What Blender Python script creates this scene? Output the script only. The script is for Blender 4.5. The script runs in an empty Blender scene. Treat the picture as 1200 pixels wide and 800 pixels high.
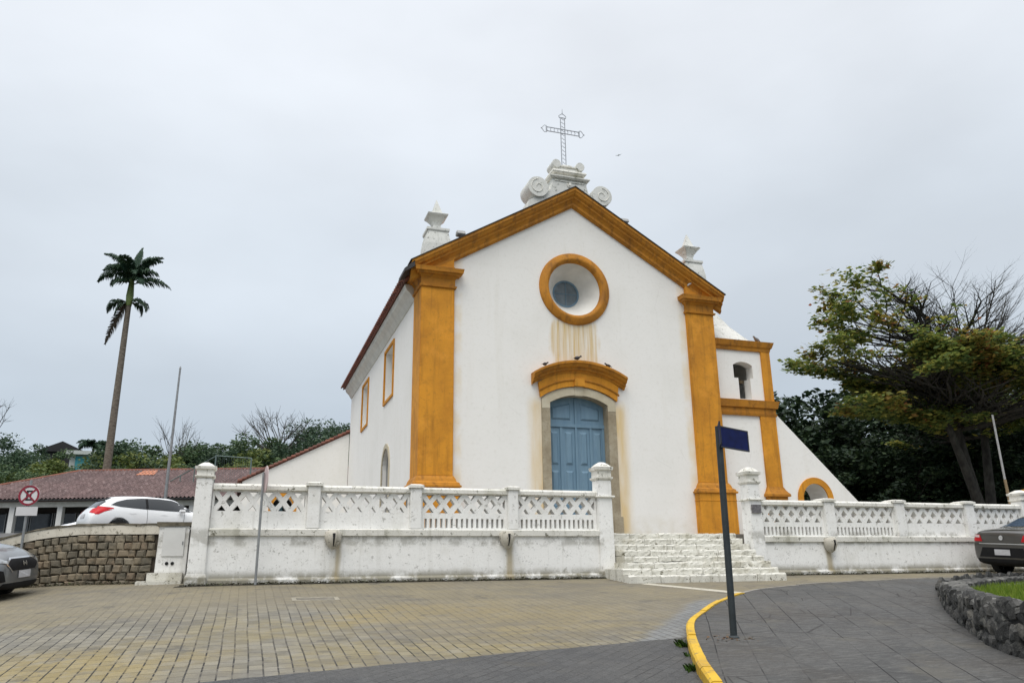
import bpy, bmesh, math, random
import numpy as np
from mathutils import Vector, Matrix
from mathutils.geometry import tessellate_polygon
from mathutils.bvhtree import BVHTree

random.seed(7)
RNG = np.random.default_rng(11)
R = math.radians
S = bpy.context.scene
C = S.collection

# ------------------------------------------------------------------ camera
cam_d = bpy.data.cameras.new("camera")
cam = bpy.data.objects.new("camera", cam_d)
C.objects.link(cam)
CAM = Vector((-9.208, -21.0, 0.17))
rt = Vector((0.94801, -0.318008, -0.012154))
up = Vector((-0.078522, -0.270751, 0.959442))
bk = Vector((-0.308401, -0.908606, -0.281645))
m = Matrix((rt, up, bk)).transposed().to_4x4()
m.translation = CAM
cam.matrix_world = m
cam_d.sensor_width = 36.0
cam_d.lens = 27.34
cam_d.clip_start = 0.1
cam_d.clip_end = 3000
S.camera = cam
S.render.engine = 'CYCLES'

# ------------------------------------------------------------------ light
SUN_EL, SUN_AZ = R(58), R(215)      # azimuth clockwise from +Y: behind the camera, to its left
world = bpy.data.worlds.new("World")
S.world = world
world.use_nodes = True
wt = world.node_tree
wt.nodes.clear()
w_out = wt.nodes.new('ShaderNodeOutputWorld')
w_bg = wt.nodes.new('ShaderNodeBackground')
w_bg.inputs['Strength'].default_value = 0.1
sky = wt.nodes.new('ShaderNodeTexSky')
sky.sky_type = 'NISHITA'
sky.sun_disc = False
sky.sun_elevation = SUN_EL
sky.sun_rotation = SUN_AZ
sky.air_density = 1.0
sky.dust_density = 3.0
w_tc = wt.nodes.new('ShaderNodeTexCoord')
w_sep = wt.nodes.new('ShaderNodeSeparateXYZ')
wt.links.new(w_tc.outputs['Generated'], w_sep.inputs[0])
w_r = wt.nodes.new('ShaderNodeValToRGB')     # cloud deck: dull at the horizon, brightest overhead
cr = w_r.color_ramp
cr.interpolation = 'EASE'
pts = [(0.0, (.43, .495, .57)), (0.14, (.51, .58, .655)), (0.36, (.655, .715, .78)), (0.62, (.82, .86, .915)), (0.85, (1.6, 1.64, 1.72)), (1.0, (2.0, 2.04, 2.12))]
while len(cr.elements) < len(pts):
    cr.elements.new(0.5)
for e, (p_, c_) in zip(cr.elements, pts):
    e.position = p_
    e.color = (c_[0], c_[1], c_[2], 1)
wt.links.new(w_sep.outputs['Z'], w_r.inputs[0])
w_map = wt.nodes.new('ShaderNodeMapping')
w_map.inputs['Scale'].default_value = (1.2, 1.2, 2.6)
wt.links.new(w_tc.outputs['Generated'], w_map.inputs[0])
w_n = wt.nodes.new('ShaderNodeTexNoise')
w_n.inputs['Scale'].default_value = 2.0
w_n.inputs['Detail'].default_value = 6.0
w_n.inputs['Roughness'].default_value = 0.45
wt.links.new(w_map.outputs[0], w_n.inputs['Vector'])
w_mr = wt.nodes.new('ShaderNodeMapRange')
w_mr.inputs['From Min'].default_value = 0.3
w_mr.inputs['From Max'].default_value = 0.7
w_mr.inputs['To Min'].default_value = 9.0
w_mr.inputs['To Max'].default_value = 11.0
wt.links.new(w_n.outputs['Fac'], w_mr.inputs['Value'])
w_sc = wt.nodes.new('ShaderNodeVectorMath')
w_sc.operation = 'SCALE'
wt.links.new(w_r.outputs['Color'], w_sc.inputs[0])
wt.links.new(w_mr.outputs[0], w_sc.inputs['Scale'])
w_mix = wt.nodes.new('ShaderNodeMix')
w_mix.data_type = 'RGBA'
w_mix.inputs[0].default_value = 0.93
wt.links.new(sky.outputs[0], w_mix.inputs[6])
wt.links.new(w_sc.outputs[0], w_mix.inputs[7])
wt.links.new(w_mix.outputs[2], w_bg.inputs['Color'])
wt.links.new(w_bg.outputs[0], w_out.inputs['Surface'])

sun_d = bpy.data.lights.new("sun", 'SUN')
sun_d.energy = 1.5
sun_d.angle = R(40)
sun_d.color = (1.0, .95, .87)
sun = bpy.data.objects.new("sun", sun_d)
C.objects.link(sun)
sdir = Vector((math.sin(SUN_AZ) * math.cos(SUN_EL), math.cos(SUN_AZ) * math.cos(SUN_EL), math.sin(SUN_EL)))
sun.rotation_euler = sdir.to_track_quat('Z', 'Y').to_euler()
sun.location = (0, -20, 60)

vs = S.view_settings
vs.view_transform = 'Standard'
vs.look = 'None'
vs.gamma = 1.0
vs.exposure = 0.16
vs.use_curve_mapping = False

# ------------------------------------------------------------------ node helpers
class NT:
    def __init__(s, name, rough=0.8):
        s.mat = bpy.data.materials.new(name)
        s.mat.use_nodes = True
        s.t = s.mat.node_tree
        s.b = s.t.nodes.get('Principled BSDF')
        s.b.inputs['Roughness'].default_value = rough
        s.tc = s.t.nodes.new('ShaderNodeTexCoord')
        s.obj = s.tc.outputs['Object']
        NT.last = s

    def _in(s, sock, v):
        if isinstance(v, (int, float)):
            sock.default_value = v
        elif isinstance(v, tuple):
            sock.default_value = v if len(sock.default_value) == len(v) else (*v, 1)
        else:
            s.t.links.new(v, sock)

    def mapping(s, scale=(1, 1, 1), rot=(0, 0, 0), loc=(0, 0, 0), vec=None):
        n = s.t.nodes.new('ShaderNodeMapping')
        n.inputs['Scale'].default_value = scale
        n.inputs['Rotation'].default_value = rot
        n.inputs['Location'].default_value = loc
        s.t.links.new(vec or s.obj, n.inputs[0])
        return n.outputs[0]

    def noise(s, scale, detail=4, rough=.55, vec=None, dist=0):
        n = s.t.nodes.new('ShaderNodeTexNoise')
        n.inputs['Scale'].default_value = scale
        n.inputs['Detail'].default_value = detail
        n.inputs['Roughness'].default_value = rough
        n.inputs['Distortion'].default_value = dist
        s.t.links.new(vec or s.obj, n.inputs['Vector'])
        return n.outputs['Fac']

    def voro(s, scale, feature='F1', vec=None, out='Distance', rnd=1.0):
        n = s.t.nodes.new('ShaderNodeTexVoronoi')
        n.feature = feature
        n.inputs['Scale'].default_value = scale
        n.inputs['Randomness'].default_value = rnd
        s.t.links.new(vec or s.obj, n.inputs['Vector'])
        return n.outputs[out]

    def ramp(s, fac, stops, interp='LINEAR'):
        n = s.t.nodes.new('ShaderNodeValToRGB')
        n.color_ramp.interpolation = interp
        el = n.color_ramp.elements
        while len(el) < len(stops):
            el.new(.5)
        for e, (p, c) in zip(el, stops):
            e.position = p
            if isinstance(c, (int, float)):
                c = (c, c, c)
            e.color = (*c, 1)
        s.t.links.new(fac, n.inputs[0])
        return n.outputs[0]

    def mix(s, fac, a, b, mode='MIX'):
        n = s.t.nodes.new('ShaderNodeMix')
        n.data_type = 'RGBA'
        n.blend_type = mode
        s._in(n.inputs[0], fac)
        s._in(n.inputs[6], a)
        s._in(n.inputs[7], b)
        return n.outputs[2]

    def math(s, op, a, b=0.0, c=None, clamp=False):
        n = s.t.nodes.new('ShaderNodeMath')
        n.operation = op
        n.use_clamp = clamp
        s._in(n.inputs[0], a)
        s._in(n.inputs[1], b)
        if c is not None:
            s._in(n.inputs[2], c)
        return n.outputs[0]

    def sep(s, vec=None):
        n = s.t.nodes.new('ShaderNodeSeparateXYZ')
        s.t.links.new(vec or s.obj, n.inputs[0])
        return n.outputs

    def band(s, v, lo, hi, soft):
        """1 between lo and hi, fading over soft outside"""
        def step(a, b):
            n = s.t.nodes.new('ShaderNodeMapRange')
            n.interpolation_type = 'SMOOTHSTEP'
            s.t.links.new(v, n.inputs['Value'])
            n.inputs['From Min'].default_value = a
            n.inputs['From Max'].default_value = b
            return n.outputs[0]
        up_ = step(lo - soft, lo)
        dn = step(hi, hi + soft)
        return s.math('MULTIPLY', up_, s.math('SUBTRACT', 1.0, dn))

    def island(s):
        n = s.t.nodes.new('ShaderNodeNewGeometry')
        return n.outputs['Random Per Island']

    def color(s, c):
        s._in(s.b.inputs['Base Color'], c)

    def rough(s, v):
        s._in(s.b.inputs['Roughness'], v)

    def bump(s, h, strength=.3, dist=.02):
        n = s.t.nodes.new('ShaderNodeBump')
        n.inputs['Strength'].default_value = strength
        n.inputs['Distance'].default_value = dist
        s.t.links.new(h, n.inputs['Height'])
        s.t.links.new(n.outputs[0], s.b.inputs['Normal'])


def simple(name, col, rough=.6, metal=0.0, var=.12, scale=6, bump=.0, spec=None, coat=0.0):
    n = NT(name, rough)
    d = tuple(c * (1 - var) for c in col)
    l = tuple(min(1, c * (1 + var)) for c in col)
    f = n.noise(scale, 5)
    n.color(n.ramp(f, [(.3, d), (.7, l)]))
    n.b.inputs['Metallic'].default_value = metal
    if coat:
        n.b.inputs['Coat Weight'].default_value = coat
        n.b.inputs['Coat Roughness'].default_value = .05
    if spec is not None:
        n.b.inputs['Specular IOR Level'].default_value = spec
    if bump:
        n.bump(n.noise(scale * 6, 4), bump, .01)
    return n.mat

MT = {}
# facade stucco (object origin = church origin)
n = NT('church_stucco', .9)
X, Y, Z = n.sep()
base = n.ramp(n.noise(.55, 6), [(.3, (.79, .775, .73)), (.5, (.835, .82, .78)), (.7, (.85, .835, .80))])
fine = n.noise(9, 6, .65)
base = n.mix(n.ramp(fine, [(.53, 0), (.68, .20)]), base, (.58, .55, .48))
base = n.mix(n.ramp(n.noise(1.0, 6, .62, n.mapping((2.2, 2.2, .22))), [(.56, 0), (.70, .16)]), base, (.62, .585, .49))
st = n.noise(1.0, 5, .6, n.mapping((9, 1, .32)))
pv_ = n.voro(.42, 'F1', n.mapping((1, 1, 1.3), (0, 0, 0), (2.3, 0, 1.1)), 'Color')
base = n.mix(n.ramp(n.sep(pv_)[0], [(.2, .10), (.5, 0), (.8, .10)]), base, (.90, .885, .85))
hc = n.voro(.6, 'DISTANCE_TO_EDGE', n.mapping((1, 1, 1), (0, 0, 0), (1, 0, 4)))
hc = n.math('MULTIPLY', n.ramp(hc, [(.002, 1), (.006, 0)]), n.ramp(n.noise(.8, 3), [(.56, 0), (.62, .14)]))
base = n.mix(hc, base, (.35, .33, .29))
osx = n.math('ADD', X, n.math('MULTIPLY', n.math('SUBTRACT', n.noise(1.1, 3), .5), .5))
m1 = n.math('MULTIPLY', n.band(osx, -.72, .66, .16), n.band(Z, 6.1, 7.35, .3))
m1 = n.math('MULTIPLY', m1, n.ramp(st, [(.36, .12), (.62, 1)]))
base = n.mix(n.math('MULTIPLY', m1, .85), base, (.62, .43, .15))
st2 = n.noise(1.0, 5, .6, n.mapping((22, 1, .5)))
m1b = n.math('MULTIPLY', n.band(X, -.72, .6, .1), n.band(Z, 6.3, 7.45, .25))
base = n.mix(n.math('MULTIPLY', m1b, n.ramp(st2, [(.60, 0), (.7, .7)])), base, (.40, .25, .10))
ax = n.math('ABSOLUTE', X)
m2 = n.math('MULTIPLY', n.band(ax, 1.15, 1.33, .42), n.band(Z, .3, 4.7, .5))
m2 = n.math('MULTIPLY', m2, n.ramp(n.noise(.8, 4, .6, n.mapping((3, 1, .5))), [(.25, .15), (.6, 1)]))
front = n.math('LESS_THAN', Y, .06)
base = n.mix(n.math('MULTIPLY', n.math('MULTIPLY', m2, front), .8), base, (.66, .46, .17))
m3 = n.math('MULTIPLY', n.band(ax, 3.7, 4.0, .14), n.band(Z, 2.6, 9.0, .4))
m3 = n.math('MULTIPLY', m3, n.ramp(n.noise(1.4, 4), [(.4, 0), (.65, .5)]))
base = n.mix(n.math('MULTIPLY', m3, front), base, (.74, .58, .30))
base = n.mix(n.math('MULTIPLY', n.band(Z, -1, 1.15, .7), n.ramp(n.noise(2.3, 5), [(.4, 0), (.7, .5)])), base, (.62, .56, .42))
n.color(base)
n.bump(n.noise(14, 6), .22, .012)
MT['stucco'] = n.mat

def ochre(name, a, b, dark, grime):
    n = NT(name, .78)
    c = n.ramp(n.noise(.9, 7, .62), [(.36, a), (.5, b), (.64, tuple(x * 1.14 for x in b))])
    c = n.mix(n.ramp(n.noise(2.6, 6, .7), [(.52, 0), (.64, .5)]), c, dark)
    c = n.mix(n.ramp(n.noise(1.0, 6, .62, n.mapping((6, 6, .35))), [(.52, 0), (.64, .5)]), c, tuple(x * .7 for x in dark))
    c = n.mix(n.ramp(n.noise(1.4, 6, .7, n.mapping((1, 1, 1), (0, 0, 0), (5, 2, 8))), [(.54, 0), (.66, .5)]), c, tuple(min(1, x * 1.25 + .015) for x in b))
    c = n.mix(n.ramp(n.noise(11, 7, .78), [(.56, 0), (.64, grime)]), c, (.10, .05, .02))
    n.color(c)
    n.bump(n.noise(16, 6), .3, .012)
    return n.mat
MT['ochre'] = ochre('ochre_paint', (.51, .205, .010), (.595, .25, .013), (.41, .165, .010), .25)
MT['ochre_trim'] = ochre('ochre_trim_paint', (.38, .152, .010), (.47, .192, .012), (.20, .08, .012), .35)

def weathered_white(name, base, dirt, spot=.45, low=True, zlow=0.0):
    n = NT(name, .9)
    X, Y, Z = n.sep()
    c = n.ramp(n.noise(.9, 6), [(.3, tuple(x * .93 for x in base)), (.5, base)])
    c = n.mix(n.ramp(n.noise(1.6, 7, .66), [(.53, 0), (.66, spot * .6)]), c, dirt)
    c = n.mix(n.ramp(n.noise(8, 8, .78), [(.575, 0), (.63, spot * 1.3)]), c, tuple(x * .42 for x in dirt))
    c = n.mix(n.ramp(n.noise(30, 4, .7), [(.60, 0), (.68, spot)]), c, tuple(x * .5 for x in dirt))
    c = n.mix(n.ramp(n.noise(1.0, 5, .6, n.mapping((6, 6, .35))), [(.57, 0), (.70, spot * .55)]), c, tuple(x * .7 for x in dirt))
    if low:
        k = n.math('MULTIPLY', n.band(Z, zlow - 2, zlow + .06, .20), n.ramp(n.noise(3.2, 6, .7), [(.38, .25), (.54, 1)]))
        c = n.mix(n.math('MULTIPLY', k, .85), c, (.17, .15, .09))
        k = n.math('MULTIPLY', n.band(Z, .70, .90, .10), n.ramp(n.noise(2.6, 7, .7), [(.47, 0), (.58, 1)]))
        c = n.mix(n.math('MULTIPLY', k, .55), c, (.26, .25, .21))
    n.color(c)
    n.bump(n.noise(11, 7, .6), .4, .015)
    return n.mat
def stained_wall(name, xs):
    weathered_white(name, (.82, .815, .79), (.50, .48, .41))
    n = NT.last
    X, Y, Z = n.sep()
    c = n.b.inputs['Base Color'].links[0].from_socket
    wob = n.math('ADD', X, n.math('MULTIPLY', n.math('SUBTRACT', n.noise(2.2, 3), .5), .10))
    for x, hw in xs:
        k = n.math('MULTIPLY', n.band(wob, x - hw, x + hw, .10), n.band(Z, .0, .62, .25))
        k = n.math('MULTIPLY', k, n.ramp(n.noise(1.0, 5, .6, n.mapping((9, 9, .8))), [(.36, .2), (.56, 1)]))
        c = n.mix(n.math('MULTIPLY', k, .75), c, (.36, .29, .16))
    n.color(c)
    return n.mat
MT['wall'] = weathered_white('boundary_wall_paint', (.82, .815, .79), (.50, .48, .41))
MT['wall_a'] = stained_wall('stained_wall_paint', [(-1.6, .03), (1.88, .035)])
MT['wall_b'] = stained_wall('stained_wall_paint', [(-2.27, .03), (2.43, .06)])
MT['trim'] = weathered_white('mouldy_trim_paint', (.74, .725, .67), (.36, .35, .26), .8, False)
MT['finial'] = weathered_white('finial_plaster', (.70, .70, .66), (.36, .37, .31), .75, False)
MT['spout'] = weathered_white('mouldy_spout', (.52, .49, .42), (.26, .24, .18), .9, False)
MT['steps'] = weathered_white('worn_step_paint', (.64, .625, .56), (.28, .25, .16), .85, False)

n = NT('door_stone', .85)
c = n.ramp(n.noise(1.6, 6, .6), [(.3, (.24, .19, .12)), (.55, (.36, .31, .22)), (.75, (.46, .42, .33))])
c = n.mix(n.ramp(n.noise(16, 5, .7), [(.5, 0), (.75, .6)]), c, (.16, .125, .08))
n.color(c); n.bump(n.noise(22, 6), .5, .012)
MT['stone'] = n.mat
n = NT('keystone_stone', .85)
c = n.ramp(n.noise(3, 6, .6), [(.3, (.44, .38, .26)), (.7, (.58, .53, .41))])
n.color(c); n.bump(n.noise(22, 6), .5, .012)
MT['pale_stone'] = n.mat

n = NT('blue_door_paint', .55)
c = n.ramp(n.noise(1.2, 6, .6, n.mapping((6, 6, 1))), [(.3, (.125, .22, .305)), (.7, (.175, .28, .365))])
c = n.mix(n.ramp(n.noise(14, 5, .7), [(.6, 0), (.8, .5)]), c, (.10, .16, .21))
n.color(c); n.bump(n.noise(5, 5, .6, n.mapping((20, 20, 1))), .15, .005)
MT['door'] = n.mat
MT['glass_dark'] = simple('window_glass', (.035, .045, .055), .12, 0, .3, 2)
n = NT('oculus_glass', .35)
br = n.voro(7, 'DISTANCE_TO_EDGE')
n.color(n.ramp(n.noise(5, 4), [(.3, (.095, .125, .145)), (.7, (.17, .21, .235))]))
MT['oculus_glass'] = n.mat
MT['reveal'] = simple('whitewashed_reveal', (.72, .71, .67), .9, 0, .08, 3, .2)

n = NT('clay_tile', .85)
c = n.ramp(n.island(), [(0, (.11, .042, .03)), (.5, (.18, .062, .04)), (1, (.25, .095, .06))])
c = n.mix(n.ramp(n.noise(1.5, 6, .7), [(.45, 0), (.7, .7)]), c, (.07, .045, .038))
n.color(c); n.bump(n.noise(30, 4), .3, .01)
MT['tile'] = n.mat
MT['soffit'] = simple('eave_plaster', (.66, .65, .60), .9, 0, .12, 3, .2)
MT['dark_gutter'] = simple('dark_gutter_metal', (.03, .028, .028), .6)

n = NT('faded_roof_tiles', .85)
br = n.t.nodes.new('ShaderNodeTexBrick')
br.inputs['Scale'].default_value = 1.0
br.inputs['Brick Width'].default_value = .22
br.inputs['Row Height'].default_value = .36
br.inputs['Mortar Size'].default_value = .012
br.offset = 0.0
br.inputs['Color1'].default_value = (.105, .066, .062, 1)
br.inputs['Color2'].default_value = (.175, .115, .108, 1)
br.inputs['Mortar'].default_value = (.05, .025, .022, 1)
uvn = n.tc.outputs['UV']
n.t.links.new(uvn, br.inputs['Vector'])
c = n.mix(n.ramp(n.noise(.35, 6, .65), [(.45, 0), (.6, .6)]), br.outputs['Color'], (.09, .062, .06))
c = n.mix(n.ramp(n.noise(4.5, 3, .6), [(.60, 0), (.64, .5)]), c, (.33, .25, .235))
n.color(c)
MT['roof_tiles'] = n.mat

# paving
def paver_col(n, vec, w, h, c1, c2, mort, msize, offset=.5):
    b = n.t.nodes.new('ShaderNodeTexBrick')
    b.inputs['Scale'].default_value = 1.0
    b.inputs['Brick Width'].default_value = w
    b.inputs['Row Height'].default_value = h
    b.inputs['Mortar Size'].default_value = msize
    b.inputs['Mortar Smooth'].default_value = .3
    b.inputs['Bias'].default_value = 0.0
    b.offset = offset
    b.inputs['Color1'].default_value = (*c1, 1)
    b.inputs['Color2'].default_value = (*c2, 1)
    b.inputs['Mortar'].default_value = (*mort, 1)
    n.t.links.new(vec, b.inputs['Vector'])
    return b.outputs['Color'], b.outputs['Fac']
n = NT('paver_road', .72)
n.b.inputs['Specular IOR Level'].default_value = .35
X, Y, Z = n.sep()
warp = n.t.nodes.new('ShaderNodeVectorMath'); warp.operation = 'ADD'
nz = n.t.nodes.new('ShaderNodeTexNoise'); nz.inputs['Scale'].default_value = .6; nz.inputs['Detail'].default_value = 3
n.t.links.new(n.obj, nz.inputs['Vector'])
sc_ = n.t.nodes.new('ShaderNodeVectorMath'); sc_.operation = 'SCALE'; sc_.inputs['Scale'].default_value = .035
n.t.links.new(nz.outputs['Color'], sc_.inputs[0])
n.t.links.new(n.obj, warp.inputs[0]); n.t.links.new(sc_.outputs[0], warp.inputs[1])
v = n.mapping((1, 1, 1), (0, 0, R(90)), (0, 0, 0), warp.outputs[0])
pc, pf = paver_col(n, v, .21, .135, (.135, .124, .096), (.235, .214, .162), (.10, .088, .068), .009)
tint = n.noise(.42, 5, .6)
pc = n.mix(n.ramp(tint, [(.46, 0), (.60, .6)]), pc, (.25, .20, .082))
pc = n.mix(n.ramp(n.noise(.33, 4, .6, n.mapping((1, 1, 1), (0, 0, 0), (9, 3, 0))), [(.50, 0), (.62, .5)]), pc, (.18, .18, .172))
def blob(cx, cy, r):
    d_ = n.t.nodes.new('ShaderNodeVectorMath'); d_.operation = 'DISTANCE'
    n.t.links.new(warp.outputs[0], d_.inputs[0]); d_.inputs[1].default_value = (cx, cy, -.5)
    w_ = n.math('ADD', d_.outputs['Value'], n.math('MULTIPLY', n.math('SUBTRACT', n.noise(1.1, 4), .5), 2.4))
    return n.ramp(n.math('DIVIDE', w_, r), [(.35, 1), (1, 0)])
for bx_, by_, br_ in ((-10.6, -12.3, 1.6), (-5.6, -10.2, 2.3), (-7.0, -9.4, 1.5)):
    pc = n.mix(n.math('MULTIPLY', blob(bx_, by_, br_), .6), pc, (.29, .215, .065))
pc = n.mix(n.ramp(n.noise(3.2, 4, .6), [(.50, 0), (.62, .4)]), pc, (.25, .235, .20))
joint = n.math('MULTIPLY', n.ramp(n.noise(.5, 4), [(.34, .5), (.50, 1)]), n.ramp(n.noise(7, 2, .6), [(.42, .15), (.50, 1)]))
# the long joints show dark, the cross joints hardly
sx_ = n.math('ABSOLUTE', n.math('SUBTRACT', n.math('FRACT', n.math('DIVIDE', n.sep(v)[1], .135)), .5))
lj = n.ramp(sx_, [(.42, .35), (.46, 1)])
pc = n.mix(n.math('MULTIPLY', n.math('MULTIPLY', n.math('MULTIPLY', pf, joint), lj), 1.0), pc, (.008, .007, .006))
# sandy film washed over the joints near the wall
sand = n.math('MULTIPLY', n.band(n.math('ADD', Y, n.math('MULTIPLY', n.noise(.5, 4), 2.2)), -6.6, 2, 2.2), 1.0)
sand2 = n.math('MULTIPLY', n.band(n.math('ADD', X, n.math('MULTIPLY', n.noise(.4, 4), 2.4)), -5.2, 2, 2.0), n.band(Y, -10.9, 0, 1.2))
sand = n.math('MAXIMUM', sand, n.math('MULTIPLY', sand2, .8))
sandc = n.ramp(n.noise(1.3, 7, .65), [(.35, (.165, .143, .098)), (.62, (.23, .196, .122))])
sandc = n.mix(n.ramp(n.noise(26, 4, .7), [(.45, 0), (.6, .4)]), sandc, (.14, .12, .09))
pc = n.mix(n.math('MULTIPLY', sand, .8), pc, sandc)
pc = n.mix(n.ramp(n.noise(55, 3, .7), [(.5, 0), (.65, .35)]), pc, (.08, .072, .06))
pc = n.mix(n.ramp(n.noise(2.7, 6, .72), [(.52, 0), (.64, .45)]), pc, (.12, .11, .09))
pc = n.mix(n.ramp(n.noise(.8, 6, .7, n.mapping((.5, 1.6, 1))), [(.53, 0), (.63, .5)]), pc, (.115, .105, .088))
# bluish grey band of pavers beside the kerb
gb = n.math('ADD', n.math('MULTIPLY', X, .76), n.math('MULTIPLY', Y, -.65))
gb = n.math('ADD', gb, n.math('MULTIPLY', n.noise(.8, 3), .5))
gm = n.math('MULTIPLY', n.band(gb, 4.75, 7.5, .25), n.band(Y, -13, -9.4, .6))
gc, gf = paver_col(n, n.mapping((1, 1, 1), (0, 0, R(90)), (0, 0, 0)), .21, .135, (.155, .165, .17), (.21, .22, .225), (.10, .10, .10), .007)
gc = n.mix(gf, gc, (.05, .05, .05))
gc = n.mix(n.ramp(n.noise(30, 4, .7), [(.45, 0), (.65, .5)]), gc, (.09, .09, .09))
pc = n.mix(n.math('MULTIPLY', gm, .85), pc, gc)
# darker newer paving in front, with a hard edge
dk = n.math('ADD', n.math('MULTIPLY', X, -.187), Y)
dkv = n.math('ADD', dk, n.math('MULTIPLY', n.math('SUBTRACT', n.noise(1.3, 3), .5), .10))
dm = n.math('LESS_THAN', dkv, -11.45)
dc, df = paver_col(n, n.mapping((1, 1, 1), (0, 0, R(-42)), (0, 0, 0), warp.outputs[0]), .24, .12, (.050, .050, .051), (.072, .072, .072), (.045, .045, .045), .006)
dc = n.mix(n.ramp(n.noise(1.1, 6, .65), [(.42, 0), (.62, .65)]), dc, (.095, .092, .086))
dc = n.mix(n.ramp(n.noise(40, 4, .7), [(.45, 0), (.65, .55)]), dc, (.03, .03, .03))
dc = n.mix(n.ramp(n.noise(75, 3, .6), [(.56, 0), (.65, .5)]), dc, (.15, .148, .14))
dc = n.mix(n.math('MULTIPLY', df, n.ramp(n.noise(2.2, 4), [(.48, 0), (.58, .9)])), dc, (.018, .018, .018))
pc = n.mix(dm, pc, dc)
pc = n.mix(n.ramp(n.noise(1.6, 5, .7, n.mapping((1, 1, 1), (0, 0, 0), (2, 8, 1))), [(.60, 0), (.66, .55)]), pc, (.075, .07, .06))
pc = n.mix(n.ramp(n.voro(.9, 'F1', None, 'Distance'), [(.05, .5), (.11, 0)]), pc, (.06, .055, .05))
n.color(pc)
hb = n.math('SUBTRACT', n.math('MULTIPLY', n.noise(30, 5), .35), n.math('ADD', n.math('MULTIPLY', pf, .7), n.math('MULTIPLY', df, n.math('MULTIPLY', dm, .5))))
n.bump(hb, .55, .012)
MT['road'] = n.mat

n = NT('sidewalk_stone', .78)
n.b.inputs['Specular IOR Level'].default_value = .35
dist = n.t.nodes.new('ShaderNodeVectorMath'); dist.operation = 'ADD'
nz = n.t.nodes.new('ShaderNodeTexNoise'); nz.inputs['Scale'].default_value = 1.2
sc_ = n.t.nodes.new('ShaderNodeVectorMath'); sc_.operation = 'SCALE'; sc_.inputs['Scale'].default_value = .03
n.t.links.new(n.obj, nz.inputs['Vector']); n.t.links.new(nz.outputs['Color'], sc_.inputs[0])
n.t.links.new(n.obj, dist.inputs[0]); n.t.links.new(sc_.outputs[0], dist.inputs[1])
bc, bf = paver_col(n, n.mapping((1, 1, 1), (0, 0, R(-60)), (0, 0, 0), dist.outputs[0]), 1.05, .36, (.058, .058, .057), (.080, .079, .076), (.05, .05, .05), .007, .37)
ve = n.voro(1.15, 'DISTANCE_TO_EDGE', n.mapping((1, .8, 1), (0, 0, R(30)), (3, 1, 0), dist.outputs[0]))
crack = n.ramp(ve, [(.004, 1), (.012, 0)])
c = n.mix(n.ramp(n.noise(.8, 6, .6), [(.42, 0), (.62, .55)]), bc, (.105, .102, .096))
c = n.mix(n.ramp(n.noise(.45, 6, .65, n.mapping((1, 1, 1), (0, 0, 0), (4, 2, 0))), [(.50, 0), (.62, .5)]), c, (.062, .053, .044))
c = n.mix(n.ramp(n.noise(45, 4, .7), [(.45, 0), (.64, .55)]), c, (.036, .035, .034))
c = n.mix(n.ramp(n.noise(6, 6, .7, n.mapping((1, 3, 1), (0, 0, R(-20)))), [(.50, 0), (.62, .5)]), c, (.13, .128, .12))
c = n.mix(n.ramp(n.noise(14, 6, .75, n.mapping((.6, 2.6, 1), (0, 0, R(25)))), [(.54, 0), (.62, .6)]), c, (.038, .037, .035))
c = n.mix(n.ramp(n.noise(1.1, 5, .7, n.mapping((1, 1, 1), (0, 0, 0), (3, 9, 2))), [(.54, 0), (.66, .4)]), c, (.115, .105, .082))
c = n.mix(n.math('MULTIPLY', bf, n.ramp(n.noise(.9, 4, .6), [(.45, .05), (.53, 1)])), c, (.010, .0095, .009))
c = n.mix(n.math('MULTIPLY', crack, n.ramp(n.noise(.6, 3, .5, n.mapping((1, 1, 1), (0, 0, 0), (7, 7, 0))), [(.46, .1), (.54, .8)])), c, (.02, .018, .017))
n.color(c)
n.bump(n.math('SUBTRACT', n.math('MULTIPLY', n.noise(24, 6), .5), n.math('MULTIPLY', bf, .5)), .45, .012)
MT['sidewalk'] = n.mat

n = NT('yellow_kerb_paint', .7)
c = n.ramp(n.noise(2.0, 6), [(.3, (.53, .31, .012)), (.7, (.65, .41, .02))])
c = n.mix(n.ramp(n.noise(9, 7, .75), [(.56, 0), (.63, .8)]), c, (.16, .12, .06))
c = n.mix(n.ramp(n.noise(2.4, 5, .7), [(.52, 0), (.64, .5)]), c, (.33, .22, .06))
n.color(c); n.bump(n.noise(18, 6), .5, .012)
MT['kerb_yellow'] = n.mat
MT['kerb'] = simple('kerb_concrete', (.24, .225, .20), .9, 0, .25, 5, .4)
MT['line_paint'] = weathered_white('worn_line_paint', (.46, .43, .35), (.30, .26, .18), .8, False)
MT['yellow_line'] = weathered_white('worn_yellow_line', (.50, .41, .19), (.30, .26, .17), .6, False)

n = NT('rubble_stone', .88)
c = n.ramp(n.island(), [(0, (.022, .022, .021)), (.5, (.048, .047, .044)), (.82, (.09, .087, .08)), (1, (.16, .148, .125))])
c = n.mix(n.ramp(n.noise(5, 7, .7), [(.45, 0), (.6, .7)]), c, (.016, .017, .016))
c = n.mix(n.ramp(n.noise(9, 6, .75), [(.56, 0), (.64, .6)]), c, (.20, .195, .17))
n.color(c); n.bump(n.noise(14, 7, .65), .9, .03)
MT['rubble'] = n.mat
n = NT('rubble_mortar', .95)
n.color(n.ramp(n.noise(6, 6), [(.3, (.010, .010, .010)), (.7, (.028, .027, .025))])); n.bump(n.noise(16, 6), .8, .02)
MT['mortar'] = n.mat
n = NT('planter_cap', .9)
c = n.ramp(n.noise(2.6, 7, .7), [(.40, (.035, .035, .033)), (.5, (.08, .078, .072)), (.62, (.17, .166, .152))])
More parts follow.
